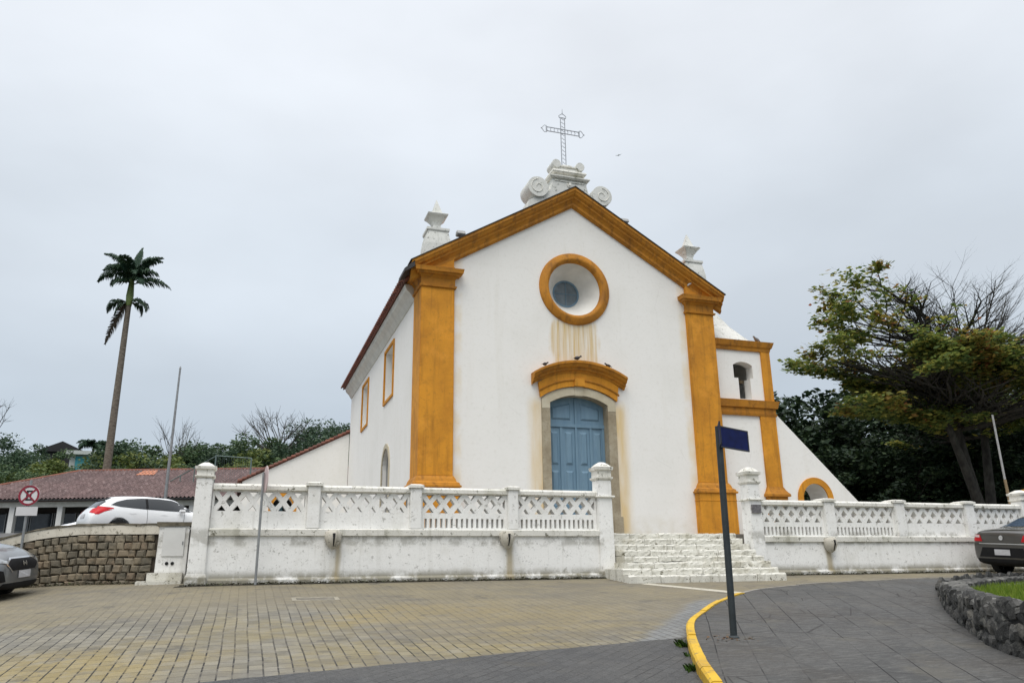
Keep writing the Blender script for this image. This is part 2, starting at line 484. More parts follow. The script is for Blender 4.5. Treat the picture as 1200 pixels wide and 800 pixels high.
c = n.mix(n.ramp(n.voro(4.5, 'DISTANCE_TO_EDGE'), [(.0, .8), (.06, 0)]), c, (.07, .068, .06))
n.color(c); n.bump(n.noise(14, 7, .65), .9, .025)
MT['cap'] = n.mat
n = NT('cut_stone', .85)
c = n.ramp(n.island(), [(0, (.13, .112, .082)), (.3, (.19, .163, .118)), (.6, (.235, .195, .135)), (.9, (.20, .15, .10)), (1, (.29, .255, .19))])
c = n.mix(n.ramp(n.noise(5, 7, .7), [(.46, 0), (.6, .7)]), c, (.075, .07, .052))
n.color(c); n.bump(n.noise(12, 7, .65), .8, .02)
MT['cut_stone'] = n.mat
n = NT('dark_joint', .95)
n.color(n.ramp(n.noise(6, 6), [(.3, (.028, .022, .016)), (.7, (.06, .048, .034))]))
MT['joint'] = n.mat
MT['band'] = weathered_white('wall_band_paint', (.62, .58, .49), (.36, .32, .23), .8, False)
MT['band_top'] = simple('mossy_wall_top', (.12, .105, .075), .95, 0, .5, 9, .5)

def leafmat(name, stops, transl=.25):
    n = NT(name, .6)
    c = n.ramp(n.island(), stops)
    n.color(c)
    n.b.inputs['Specular IOR Level'].default_value = .25
    tr = n.t.nodes.new('ShaderNodeBsdfTranslucent')
    n.t.links.new(c, tr.inputs['Color'])
    mx = n.t.nodes.new('ShaderNodeMixShader')
    mx.inputs[0].default_value = transl
    o = n.t.nodes.get('Material Output')
    n.t.links.new(n.b.outputs[0], mx.inputs[1]); n.t.links.new(tr.outputs[0], mx.inputs[2])
    n.t.links.new(mx.outputs[0], o.inputs['Surface'])
    return n.mat
MT['leaf_almond'] = leafmat('almond_leaves', [(0, (.07, .10, .03)), (.35, (.17, .18, .04)), (.66, (.30, .25, .05)), (.86, (.34, .22, .06)), (.95, (.32, .12, .055)), (1, (.30, .085, .045))], .42)
MT['leaf_almond_green'] = leafmat('green_almond_leaves', [(0, (.06, .105, .034)), (.45, (.15, .205, .055)), (.75, (.27, .295, .07)), (1, (.40, .36, .08))], .42)
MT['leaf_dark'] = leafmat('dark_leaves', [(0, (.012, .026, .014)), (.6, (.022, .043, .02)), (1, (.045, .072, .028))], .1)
MT['leaf_mid'] = leafmat('hill_leaves', [(0, (.048, .085, .045)), (.6, (.085, .138, .064)), (1, (.145, .20, .085))])
MT['leaf_pale'] = leafmat('pale_hill_leaves', [(0, (.07, .11, .034)), (.6, (.13, .17, .045)), (1, (.21, .23, .07))])
MT['leaf_deep'] = leafmat('deep_hill_leaves', [(0, (.034, .066, .042)), (.6, (.062, .104, .06)), (1, (.105, .15, .078))])
MT['palm_leaf'] = leafmat('palm_leaves', [(0, (.018, .045, .028)), (.6, (.032, .07, .04)), (1, (.06, .10, .05))], .22)
MT['palm_dead'] = leafmat('dry_palm_leaves', [(0, (.06, .05, .04)), (1, (.11, .09, .065))], .1)
MT['grass'] = leafmat('grass_blades', [(0, (.08, .145, .014)), (.6, (.14, .22, .02)), (1, (.22, .28, .04))], .3)
MT['weed'] = leafmat('weed_leaves', [(0, (.03, .075, .015)), (.6, (.055, .12, .02)), (1, (.11, .16, .035))], .25)
MT['litter'] = leafmat('dead_leaf_litter', [(0, (.09, .045, .02)), (.6, (.16, .09, .04)), (1, (.22, .15, .08))], .1)

def bark(name, a, b):
    n = NT(name, .95)
    c = n.ramp(n.noise(3, 7, .7, n.mapping((1.5, 1.5, .8 if name != 'palm_bark' else 4))), [(.38, a), (.62, b)])
    n.color(c); n.bump(n.noise(8, 6, .7, n.mapping((2, 2, .8))), .7, .03)
    return n.mat
MT['bark'] = bark('tree_bark', (.035, .032, .028), (.085, .078, .068))
MT['bark_dark'] = bark('dark_bark', (.018, .016, .014), (.045, .04, .034))
MT['bark_mid'] = bark('almond_bark', (.022, .021, .018), (.06, .056, .048))
MT['palm_bark'] = bark('palm_bark', (.085, .072, .055), (.20, .175, .14))
MT['crownshaft'] = simple('palm_crownshaft', (.11, .16, .04), .6, 0, .25, 2)
n = NT('soil', .95)
n.color(n.ramp(n.noise(2, 7), [(.3, (.035, .03, .02)), (.7, (.08, .07, .045))])); n.bump(n.noise(9, 6), .6, .03)
MT['soil'] = n.mat
n = NT('undergrowth', .95)
n.color(n.ramp(n.noise(.5, 7, .7), [(.3, (.012, .022, .010)), (.7, (.03, .05, .018))])); n.bump(n.noise(2, 6), .8, .2)
MT['ground'] = n.mat
MT['yard'] = simple('yard_gravel', (.24, .22, .19), .95, 0, .25, 2, .4)
MT['asphalt'] = simple('parking_asphalt', (.10, .098, .095), .95, 0, .25, 2, .4)

MT['car_white'] = simple('white_car_paint', (.78, .79, .80), .3, 0, .03, 1.5, coat=.7)
MT['car_grey'] = simple('grey_car_paint', (.16, .168, .175), .30, .4, .06, 1.5, coat=.8)
MT['car_brown'] = simple('dark_brown_car_paint', (.066, .062, .056), .32, .5, .08, 1.5, coat=.8)
MT['car_glass'] = simple('car_glass', (.018, .022, .025), .04, 0, .1, 1)
MT['car_glass_blue'] = simple('rear_car_glass', (.06, .085, .12), .04, 0, .15, 1)
MT['black_plastic'] = simple('black_plastic', (.010, .010, .011), .7, 0, .2, 8, spec=.2)
MT['tyre'] = simple('tyre_rubber', (.016, .016, .016), .9, 0, .2, 10)
MT['alloy'] = simple('wheel_alloy', (.36, .37, .38), .35, .8, .1, 3)
MT['chrome'] = simple('chrome', (.62, .63, .65), .15, .9, .06, 3)
MT['red_lens'] = simple('red_lens', (.50, .006, .012), .3, 0, .2, 12, spec=.25)
MT['pale_lens'] = simple('pale_lens', (.55, .42, .42), .15, 0, .1, 10, coat=.5)
MT['clear_lens'] = simple('clear_lens', (.40, .42, .43), .12, .3, .35, 9, coat=.6)
MT['plate'] = simple('number_plate', (.50, .50, .52), .5, 0, .12, 9)

MT['pole_dark'] = simple('dark_pole_paint', (.026, .034, .037), .55, .2, .3, 6, .2)
MT['galv'] = simple('galvanised_steel', (.27, .28, .285), .5, .5, .2, 5, .1)
MT['sign_blue'] = simple('navy_sign_enamel', (.004, .010, .078), .6, 0, .3, 9, spec=.15)
MT['sign_edge'] = simple('sign_frame', (.010, .011, .02), .45)
MT['sign_white'] = simple('sign_white', (.60, .59, .59), .45, 0, .06, 5)
MT['sign_red'] = simple('sign_red', (.23, .010, .028), .45, 0, .15, 7)
MT['sign_black'] = simple('sign_black', (.012, .01, .012), .5)
MT['sign_pink'] = simple('faded_sign_back', (.52, .40, .39), .6, 0, .15, 7)
MT['cross_metal'] = simple('cross_wrought_iron', (.34, .36, .39), .5, .3, .25, 6)
MT['bronze'] = simple('bell_bronze', (.03, .03, .028), .5, .6, .3, 6)
MT['pigeon'] = simple('pigeon_feathers', (.045, .042, .045), .8, 0, .4, 20)
MT['bird'] = simple('bird_feathers', (.26, .265, .28), .8, 0, .3, 20)
MT['lamp_body'] = simple('floodlight_housing', (.34, .34, .33), .6, .2, .2, 8)
MT['plaque'] = simple('plaque_metal', (.17, .16, .165), .5, .4, .4, 25, .4)
MT['black_hole'] = simple('dark_hole', (.01, .01, .01), .9)
MT['column'] = simple('white_column_paint', (.66, .66, .64), .85, 0, .08, 2)
MT['dim_interior'] = simple('dim_interior_wall', (.045, .04, .036), .9, 0, .4, 1.5)
MT['teal'] = simple('teal_wall_paint', (.06, .30, .34), .85, 0, .12, .5)
MT['house_white'] = simple('pale_house_paint', (.50, .53, .50), .85, 0, .1, .5)
MT['dark_roof'] = simple('dark_house_roof', (.02, .02, .022), .9, 0, .3, .6)
MT['green_post'] = simple('grey_green_post_paint', (.12, .17, .16), .6, .2, .2, 4)
MT['yellow_pipe'] = simple('yellow_pipe_paint', (.52, .25, .012), .5, 0, .15, 5)
MT['pale_pole'] = simple('pale_pole_paint', (.52, .52, .52), .6, 0, .15, 6)
MT['wood'] = simple('weathered_wood', (.30, .22, .13), .85, 0, .25, 5, .3)
MT['annex_dark'] = simple('dark_doorway', (.012, .016, .018), .8)
MT['annex_teal'] = simple('doorway_teal_panel', (.05, .13, .17), .7)

# ------------------------------------------------------------------ mesh helpers
class MB:
    def __init__(s):
        s.v, s.f = [], []

    def add(s, verts, faces):
        o = len(s.v)
        s.v.extend([tuple(p) for p in verts])
        s.f.extend([tuple(i + o for i in f) for f in faces])
        return s

    def box(s, x0, x1, y0, y1, z0, z1):
        return s.loft([(z0, x0, x1, y0, y1), (z1, x0, x1, y0, y1)])

    def loft(s, rings):
        """rings of (z, x0, x1, y0, y1): a closed stack of rectangles"""
        vs_, fs = [], []
        for z, x0, x1, y0, y1 in rings:
            vs_ += [(x0, y0, z), (x1, y0, z), (x1, y1, z), (x0, y1, z)]
        n_ = len(rings)
        for i in range(n_ - 1):
            a = i * 4
            for k in range(4):
                b = (k + 1) % 4
                fs.append((a + k, a + b, a + 4 + b, a + 4 + k))
        fs.append((3, 2, 1, 0))
        t = (n_ - 1) * 4
        fs.append((t, t + 1, t + 2, t + 3))
        return s.add(vs_, fs)

    def tube(s, pts, rad, seg=8, caps=True):
        pts = [Vector(p) for p in pts]
        if not isinstance(rad, (list, tuple)):
            rad = [rad] * len(pts)
        vs_, fs = [], []
        ref = None
        for i, p in enumerate(pts):
            d = (pts[min(i + 1, len(pts) - 1)] - pts[max(i - 1, 0)])
            d = d.normalized() if d.length > 1e-9 else Vector((0, 0, 1))
            if ref is None or abs(ref.dot(d)) > .98:
                ref = Vector((1, 0, 0)) if abs(d.x) < .9 else Vector((0, 1, 0))
            a = d.cross(ref).normalized()
            b = d.cross(a)
            ref = -b if False else ref
            for k in range(seg):
                t = 2 * math.pi * k / seg
                vs_.append(p + (a * math.cos(t) + b * math.sin(t)) * rad[i])
        for i in range(len(pts) - 1):
            for k in range(seg):
                k2 = (k + 1) % seg
                fs.append((i * seg + k, i * seg + k2, (i + 1) * seg + k2, (i + 1) * seg + k))
        if caps:
            fs.append(tuple(range(seg - 1, -1, -1)))
            o = (len(pts) - 1) * seg
            fs.append(tuple(range(o, o + seg)))
        return s.add(vs_, fs)

    def lathe(s, prof, c=(0, 0, 0), seg=24, axis='Z', caps=True):
        vs_, fs = [], []
        for r, h in prof:
            for k in range(seg):
                t = 2 * math.pi * k / seg
                a, b = r * math.cos(t), r * math.sin(t)
                p = (a, b, h) if axis == 'Z' else ((a, h, b) if axis == 'Y' else (h, a, b))
                vs_.append((p[0] + c[0], p[1] + c[1], p[2] + c[2]))
        for i in range(len(prof) - 1):
            for k in range(seg):
                k2 = (k + 1) % seg
                fs.append((i * seg + k, i * seg + k2, (i + 1) * seg + k2, (i + 1) * seg + k))
        if caps:
            fs.append(tuple(range(seg)))
            o = (len(prof) - 1) * seg
            fs.append(tuple(range(o + seg - 1, o - 1, -1)))
        return s.add(vs_, fs)

    def plate(s, outer, holes, d0, d1, tf=None):
        """a slab with holes: outlines in (u, w), thickness from d0 to d1; tf(u, d, w) -> point"""
        tf = tf or (lambda u, d, w: (u, d, w))
        loops = [outer] + list(holes)
        flat = [p for l in loops for p in l]
        tris = tessellate_polygon([[Vector((p[0], p[1], 0)) for p in l] for l in loops])
        N = len(flat)
        vs_ = [tf(p[0], d0, p[1]) for p in flat] + [tf(p[0], d1, p[1]) for p in flat]
        fs = []
        for t in tris:
            fs.append(tuple(t)); fs.append(tuple(i + N for i in reversed(t)))
        o = 0
        for l in loops:
            k = len(l)
            for i in range(k):
                j = (i + 1) % k
                fs.append((o + i, o + j, N + o + j, N + o + i))
            o += k
        return s.add(vs_, fs)

    def sweep(s, path, prof, closed=False):
        """path of points (x, z) in the facade plane, profile of (y, dz)"""
        vs_, fs = [], []
        k = len(prof)
        for x, z in path:
            for y, dz in prof:
                vs_.append((x, y, z + dz))
        for i in range(len(path) - 1):
            for j in range(k):
                j2 = (j + 1) % k
                fs.append((i * k + j, i * k + j2, (i + 1) * k + j2, (i + 1) * k + j))
        fs.append(tuple(range(k)))
        o = (len(path) - 1) * k
        fs.append(tuple(range(o + k - 1, o - 1, -1)))
        return s.add(vs_, fs)

    def build(s, name, mat, parent=None, smooth=False, bevel=0, jitter=0):
        me = bpy.data.meshes.new(name)
        off = Vector((0, 0, 0))
        if parent is not None:
            q = parent
            off = Vector(q.get('_o', (0, 0, 0)))
        me.from_pydata([(p[0] - off.x, p[1] - off.y, p[2] - off.z) for p in s.v], [], s.f)
        bm = bmesh.new(); bm.from_mesh(me)
        bmesh.ops.recalc_face_normals(bm, faces=bm.faces)
        if bevel:
            es = [e for e in bm.edges if len(e.link_faces) == 2 and e.calc_face_angle(0) > .5]
            bmesh.ops.bevel(bm, geom=es, offset=bevel, segments=2, affect='EDGES', clamp_overlap=True)
        if jitter:
            for v_ in bm.verts:
                v_.co += Vector((random.uniform(-1, 1), random.uniform(-1, 1), random.uniform(-1, 1))) * jitter
        bm.to_mesh(me); bm.free()
        if smooth:
            me.polygons.foreach_set('use_smooth', [True] * len(me.polygons))
            try:
                me.set_sharp_from_angle(angle=R(40))
            except Exception:
                pass
        me.materials.append(mat)
        return link(name, me, parent)

OFFS = {}
def link(name, me, parent=None):
    o = bpy.data.objects.new(name, me)
    C.objects.link(o)
    if parent is not None:
        o.parent = parent
        if '_o' in parent:
            o['_o'] = parent['_o']
    return o

def thing(name, label, cat, loc=(0, 0, 0), group=None, local=False):
    """an Empty at a thing's base; its parts' meshes are given in world coordinates unless local"""
    o = bpy.data.objects.new(name, None)
    o.empty_display_size = .3
    C.objects.link(o)
    o.location = loc
    if not local:
        o['_o'] = tuple(loc)
    o['label'] = label; o['category'] = cat
    if group:
        o['group'] = group
    return o

def tag(o, label, cat, group=None):
    o['label'] = label; o['category'] = cat
    if group:
        o['group'] = group
    return o

def kind(o, k):
    o['kind'] = k
    return o

def copy_thing(src, loc, rz=0, scale=1, label=None):
    r = src.copy(); C.objects.link(r)
    r.location = loc; r.rotation_euler = (0, 0, rz)
    r.scale = scale if isinstance(scale, tuple) else (scale, scale, scale)
    if label:
        r['label'] = label
    for ch in list(src.children):
        c_ = ch.copy(); C.objects.link(c_); c_.parent = r
        for g_ in list(ch.children):
            d_ = g_.copy(); C.objects.link(d_); d_.parent = c_
    return r

def np_mesh(name, verts, faces, mat, parent=None, smooth=False):
    me = bpy.data.meshes.new(name)
    nv, nf = len(verts), len(faces)
    k = faces.shape[1]
    me.vertices.add(nv); me.vertices.foreach_set('co', verts.astype(np.float32).ravel())
    me.loops.add(nf * k); me.loops.foreach_set('vertex_index', faces.astype(np.int32).ravel())
    me.polygons.add(nf)
    me.polygons.foreach_set('loop_start', np.arange(0, nf * k, k, dtype=np.int32))
    me.polygons.foreach_set('loop_total', np.full(nf, k, dtype=np.int32))
    me.update(calc_edges=True)
    if smooth:
        me.polygons.foreach_set('use_smooth', [True] * nf)
    me.materials.append(mat)
    return link(name, me, parent)

def arc(cx, cz, r, a0, a1, n_):
    return [(cx + r * math.cos(R(a0 + (a1 - a0) * i / n_)), cz + r * math.sin(R(a0 + (a1 - a0) * i / n_))) for i in range(n_ + 1)]

def seg_arc(hw, z_end, z_top, n_, cx=0):
    """segmental arch from -hw to +hw"""
    s_ = z_top - z_end
    r = (hw * hw + s_ * s_) / (2 * s_)
    cz = z_top - r
    out = []
    a = math.asin(hw / r)
    for i in range(n_ + 1):
        t = -a + 2 * a * i / n_
        out.append((cx + r * math.sin(t), cz + r * math.cos(t)))
    return out

# ------------------------------------------------------------------ terrain
def gz(x, y):
    q = -10.5 - x
    q = .5 * (q + math.sqrt(q * q + .6))
    t = y + 5.4 - min(q, 9.0)
    t = -.5 * (-t + math.sqrt(t * t + .05)) if t > -2 else t
    return .092 * max(t, -26)

def grid(name, xs, ys, zf, mat):
    vs_, fs = [], []
    for y in ys:
        for x in xs:
            vs_.append((x, y, zf(x, y)))
    w = len(xs)
    for j in range(len(ys) - 1):
        for i in range(w - 1):
            a = j * w + i
            fs.append((a, a + 1, a + w + 1, a + w))
    me = bpy.data.meshes.new(name); me.from_pydata(vs_, [], fs)
    me.polygons.foreach_set('use_smooth', [True] * len(fs))
    me.materials.append(mat)
    return kind(link(name, me), 'structure')

def frange(a, b, st):
    n_ = int(round((b - a) / st))
    return [a + (b - a) * i / n_ for i in range(n_ + 1)]

grid('road', frange(-45, 45, .5), frange(-45, 2, .5), gz, MT['road'])

def hill(x, y):
    def ss(a, b, v):
        t = min(1, max(0, (v - a) / (b - a)))
        return t * t * (3 - 2 * t)
    h = -3.2
    h += 4.4 * ss(-20, 25, y)
    left = 10.5 * ss(48, 108, y + .25 * x)
    right = 9.0 * ss(18, 60, .75 * x + .55 * y) * ss(4, 22, y + .2 * x)
    h += max(left, right)
    h += .35 * math.sin(x * .13) * math.cos(y * .11)
    if y > 130:
        h -= 9 * ss(130, 420, y)
    return h
xs_ = [-1200, -800, -500, -300, -200] + frange(-150, 150, 6) + [200, 300, 500, 800, 1200]
ys_ = [-600, -300, -150, -80] + frange(-50, 160, 6) + [200, 300, 450, 700, 1200]
grid('ground', xs_, ys_, hill, MT['ground'])

# raised churchyard behind the boundary wall, and the parking level behind the stone wall
YZ = .93
yd = MB().box(-9.75, 45, -4.55, 60, -1.0, YZ).build('churchyard', MT['yard']); kind(yd, 'structure')
pl_pts = [(-9.78, -4.6), (-10.72, -3.62), (-12.7, -2.98), (-13.75, -2.58), (-15.6, -1.9), (-22, .6), (-60, 14), (-60, 60), (-9.78, 60)]
def pz(x, y):
    return 1.0 + .36 * min(1, max(0, (y + 3.5) / 9)) - .09 * max(0, -12.5 - x) * max(0, min(1, (4 - y) / 6))
vs_ = []; fs = []
fine_pts = []
for i, p in enumerate(pl_pts):
    q = pl_pts[(i + 1) % len(pl_pts)]
    for k in range(8):
        fine_pts.append((p[0] + (q[0] - p[0]) * k / 8, p[1] + (q[1] - p[1]) * k / 8))
bm = bmesh.new()
top = [bm.verts.new((x, y, min(pz(x, y), 1.36))) for x, y in fine_pts]
bot = [bm.verts.new((x, y, -1)) for x, y in fine_pts]
for i in range(len(top)):
    j = (i + 1) % len(top)
    bm.faces.new((top[i], top[j], bot[j], bot[i]))
tr = tessellate_polygon([[Vector((x, y, 0)) for x, y in fine_pts]])
for t in tr:
    bm.faces.new([top[i] for i in t])
bmesh.ops.recalc_face_normals(bm, faces=bm.faces)
me = bpy.data.meshes.new('parking_lot'); bm.to_mesh(me); bm.free(); me.materials.append(MT['asphalt'])
kind(link('parking_lot', me), 'structure')

# kerb and sidewalk
def catmull(pts, n_=6):
    P = [Vector(p) for p in pts]; out = []
    for i in range(len(P) - 1):
        p0 = P[max(i - 1, 0)]; p1 = P[i]; p2 = P[i + 1]; p3 = P[min(i + 2, len(P) - 1)]
        for k in range(n_):
            t = k / n_
            out.append(.5 * ((2 * p1) + (-p0 + p2) * t + (2 * p0 - 5 * p1 + 4 * p2 - p3) * t * t + (-p0 + 3 * p1 - 3 * p2 + p3) * t ** 3))
    out.append(P[-1]); return out
kerb_pts = [(-7.6, -20.5), (-6.3, -17.0), (-5.18, -14.37), (-4.88, -13.74), (-4.47, -12.95), (-4.05, -12.2), (-3.62, -11.55), (-3.0, -10.85), (-2.28, -10.08), (-1.37, -9.28), (-.47, -8.66), (.94, -8.16), (2.31, -7.87), (4.53, -7.6), (9, -7.45), (20, -7.4), (44, -7.4)]
kp = catmull([(a, b, 0) for a, b in kerb_pts], 10)
KW = .10
def kerb_stones(i0, i1, mat, st_len, seed):
    rr = random.Random(seed)
    acc = []
    mb = MB(); cur = []; L = 0
    def flush(cur):
        if len(cur) < 2:
            return
        j1 = rr.uniform(-.006, .006); j2 = rr.uniform(-.006, .008)
        vs_, fs = [], []
        for k, (p, nrm) in enumerate(cur):
            zt = gz(p.x, p.y) + .108 + j2
            o = p + nrm * (-j1)
            i_ = p + nrm * KW
            vs_ += [(o.x, o.y, gz(p.x, p.y) - .15), (o.x - 0, o.y, zt - .02), (o.x + nrm.x * .02, o.y + nrm.y * .02, zt), (i_.x, i_.y, zt), (i_.x, i_.y, gz(p.x, p.y) - .15)]
        for k in range(len(cur) - 1):
            a = k * 5
            for e in range(4):
                fs.append((a + e, a + e + 1, a + 5 + e + 1, a + 5 + e))
        fs.append((0, 1, 2, 3, 4)); b = (len(cur) - 1) * 5; fs.append((b + 4, b + 3, b + 2, b + 1, b))
        mb.add(vs_, fs)
    for i in range(i0, i1):
        a, b = kp[i], kp[i + 1]
        d = (b - a)
        n_ = max(1, int(d.length / .1))
        for k in range(n_):
            p = a + d * (k / n_)
            dn = d.normalized(); nrm = Vector((dn.y, -dn.x, 0))
            cur.append((p, nrm)); L += d.length / n_
            if L > st_len:
                cur.append((p + dn * (d.length / n_ - .012), nrm))
                flush(cur); cur = []; L = rr.uniform(-.12, .12)
    cur.append((kp[i1], nrm))
    flush(cur)
    return kind(mb.build('kerb', mat), 'structure')
kerb_stones(0, 92, MT['kerb_yellow'], .62, 3)
kerb_stones(92, len(kp) - 1, MT['kerb'], .9, 4)
# sidewalk sheet, 120 mm above the road, from the kerb's inner edge
inner = []
for i, p in enumerate(kp):
    d = (kp[min(i + 1, len(kp) - 1)] - kp[max(i - 1, 0)]).normalized()
    inner.append((p.x + d.y * (KW - .01), p.y - d.x * (KW - .01)))
poly = inner + [(44, -40), (-12, -40), (-9, -24)]
tr = tessellate_polygon([[Vector((x, y, 0)) for x, y in poly]])
mb = MB().add([(x, y, gz(x, y) + .100) for x, y in poly], [tuple(t) for t in tr])
sw = mb.build('sidewalk', MT['sidewalk']); kind(sw, 'structure')

def strip(name, quad, mat, dz=.004, n_=8):
    a, b, c_, d = [Vector((*q, 0)) for q in quad]
    vs_, fs = [], []
    for i in range(n_ + 1):
        t = i / n_
        for p in (a.lerp(b, t), d.lerp(c_, t)):
            vs_.append((p.x, p.y, gz(p.x, p.y) + dz))
    for i in range(n_):
        fs.append((2 * i, 2 * i + 1, 2 * i + 3, 2 * i + 2))
    return kind(MB().add(vs_, fs).build(name, mat), 'structure')
strip('road_marking', ((-1.55, -6.62), (-.42, -8.50), (-.68, -8.66), (-1.80, -6.72)), MT['line_paint'])
strip('road_marking', ((.3, -7.80), (4.61, -7.30), (4.61, -7.47), (.3, -8.02)), MT['yellow_line'])
strip('road_marking', ((4.61, -7.22), (9.5, -7.16), (9.5, -7.26), (4.61, -7.32)), MT['yellow_line'])

MT['verge'] = simple('damp_soil_verge', (.05, .044, .032), .95, 0, .45, 6, .6)
strip('verge', ((-10.2, -5.38), (-1.75, -5.38), (-1.95, -5.60), (-10.3, -5.66)), MT['verge'], .006, 30)
strip('verge', ((1.7, -5.38), (10.6, -5.38), (10.6, -5.60), (1.9, -5.60)), MT['verge'], .006, 30)
# ------------------------------------------------------------------ CHURCH
church = thing('church', 'white colonial church with ochre pilasters, blue door and round window under a cross', 'church')
ST, OC, OT = MT['stucco'], MT['ochre'], MT['ochre_trim']
OCZ, OCR = 8.55, .92

def gable(x):
    return 11.75 - .598 * abs(x)
door_arch = seg_arc(1.2, 5.02, 5.40, 16)
hole_door = [(1.2, .5), (-1.2, .5)] + door_arch
hole_oc = arc(0, OCZ, OCR, 0, 360, 48)[:-1]
outer = [(-4.84, 0), (4.84, 0), (4.84, gable(4.84)), (0, gable(0)), (-4.84, gable(4.84))]
MB().plate(outer, [hole_door, hole_oc], 0, .9).build('wall', ST, church)

# nave side walls with window openings
def side_tf(x):
    return lambda u, d, w: (x + d, u, w)
holes = []
for y0, y1 in ((4.3, 6.0), (10.0, 11.62)):
    holes.append([(y0, 5.86), (y1, 5.86), (y1, 7.66), (y0, 7.66)])
holes.append([(4.62, .95), (5.95, .95), (5.95, 3.5)] + arc(5.285, 3.5, .665, 0, 180, 12)[1:-1] + [(4.62, 3.5)])
MB().plate([(.9, 0), (15.6, 0), (15.6, 8.35), (.9, 8.35)], holes, 0, .55, side_tf(-4.84)).build('wall', ST, church)
MB().plate([(.9, 0), (15.6, 0), (15.6, 8.35), (.9, 8.35)], [], -.55, 0, side_tf(4.84)).build('wall', ST, church)
bw = [(-4.28, 0), (4.28, 0), (4.28, 8.6), (0, 11.1), (-4.28, 8.6)]
MB().plate(bw, [], 15.0, 15.58).build('wall', ST, church)

# windows of the side wall
for y0, y1 in ((4.3, 6.0), (10.0, 11.62)):
    fr = MB().plate([(y0 - .09, 5.77), (y1 + .09, 5.77), (y1 + .09, 7.75), (y0 - .09, 7.75)], [[(y0 + .002, 5.862), (y1 - .002, 5.862), (y1 - .002, 7.658), (y0 + .002, 7.658)]], -.05, .012, side_tf(-4.84)).build('window', OC, church)
    MB().plate([(y0 - .02, 5.84), (y1 + .02, 5.84), (y1 + .02, 7.68), (y0 - .02, 7.68)], [], .40, .44, side_tf(-4.84)).build('pane', MT['reveal'], fr)
    mun = MB()
    for k in range(1, 3):
        yy = y0 + (y1 - y0) * k / 3
        mun.box(-4.84 + .36, -4.84 + .399, yy - .025, yy + .025, 5.86, 7.66)
    mun.box(-4.84 + .35, -4.84 + .398, y0, y1, 6.72, 6.78)
    mun.build('muntin', MT['door'], fr)
fr = MB().plate([(4.46, .95), (4.62, .95), (4.62, 3.5)] + arc(5.285, 3.5, .665, 180, 0, 14)[1:-1] + [(5.95, 3.5), (5.95, .95), (6.11, .95), (6.11, 3.5)] + arc(5.285, 3.5, .825, 0, 180, 14)[1:-1] + [(4.46, 3.5)], [], -.03, .012, side_tf(-4.84)).build('window', MT['pale_stone'], church)
MB().plate([(4.55, .95), (6.02, .95), (6.02, 4.3), (4.55, 4.3)], [], .14, .18, side_tf(-4.84)).build('pane', MT['glass_dark'], fr)

# roof of the nave with a row of tile ends
def roof_slab(sx):
    v_ = []
    xe, ze, xr, zr = 5.22 * sx, 8.62, 0, 11.42
    y0, y1 = .42, 15.95
    p = [(xe, y0, ze), (xe, y1, ze), (xr, y1, zr), (xr, y0, zr)]
    q = [(a, b, c_ - .12) for a, b, c_ in p]
    return p + q, [(0, 1, 2, 3), (7, 6, 5, 4), (0, 1, 5, 4), (1, 2, 6, 5), (2, 3, 7, 6), (3, 0, 4, 7)]
mb = MB()
for sx in (-1, 1):
    mb.add(*roof_slab(sx))
rf = mb.build('roof', MT['tile'], church)
mb = MB()
for k in range(62):
    y = .55 + k * .25
    for r_, xx0, xx1 in ((.085, -5.34, -4.5),):
        vs_, fs = [], []
        for xx in (xx0, xx1):
            zz = 8.62 + (xx + 5.22) * .5364
            for q in range(7):
                t = math.pi * q / 6
                vs_.append((xx, y + r_ * math.cos(t), zz - .01 + r_ * 1.1 * math.sin(t)))
        for q in range(6):
            fs.append((q, q + 1, 8 + q, 7 + q))
        fs.append((0, 1, 2, 3, 4, 5, 6))
        mb.add(vs_, fs)
mb.build('eave_tiles', MT['tile'], rf)
MB().loft([(8.02, -4.87, -4.80, .92, 15.62), (8.2, -4.98, -4.80, .92, 15.62), (8.34, -5.12, -4.80, .92, 15.62), (8.50, -5.16, -4.80, .92, 15.62)]).build('eave_moulding', MT['soffit'], church)
MB().add([(-5.42, -.36, 8.50), (-5.12, -.36, 8.78), (-5.12, .55, 8.78), (-5.42, .55, 8.50), (-5.42, -.36, 8.40), (-5.12, -.36, 8.60), (-5.12, .55, 8.60), (-5.42, .55, 8.40)], [(0, 1, 2, 3), (7, 6, 5, 4), (0, 4, 5, 1), (1, 5, 6, 2), (2, 6, 7, 3), (3, 7, 4, 0)]).build('gutter', MT['dark_gutter'], church)

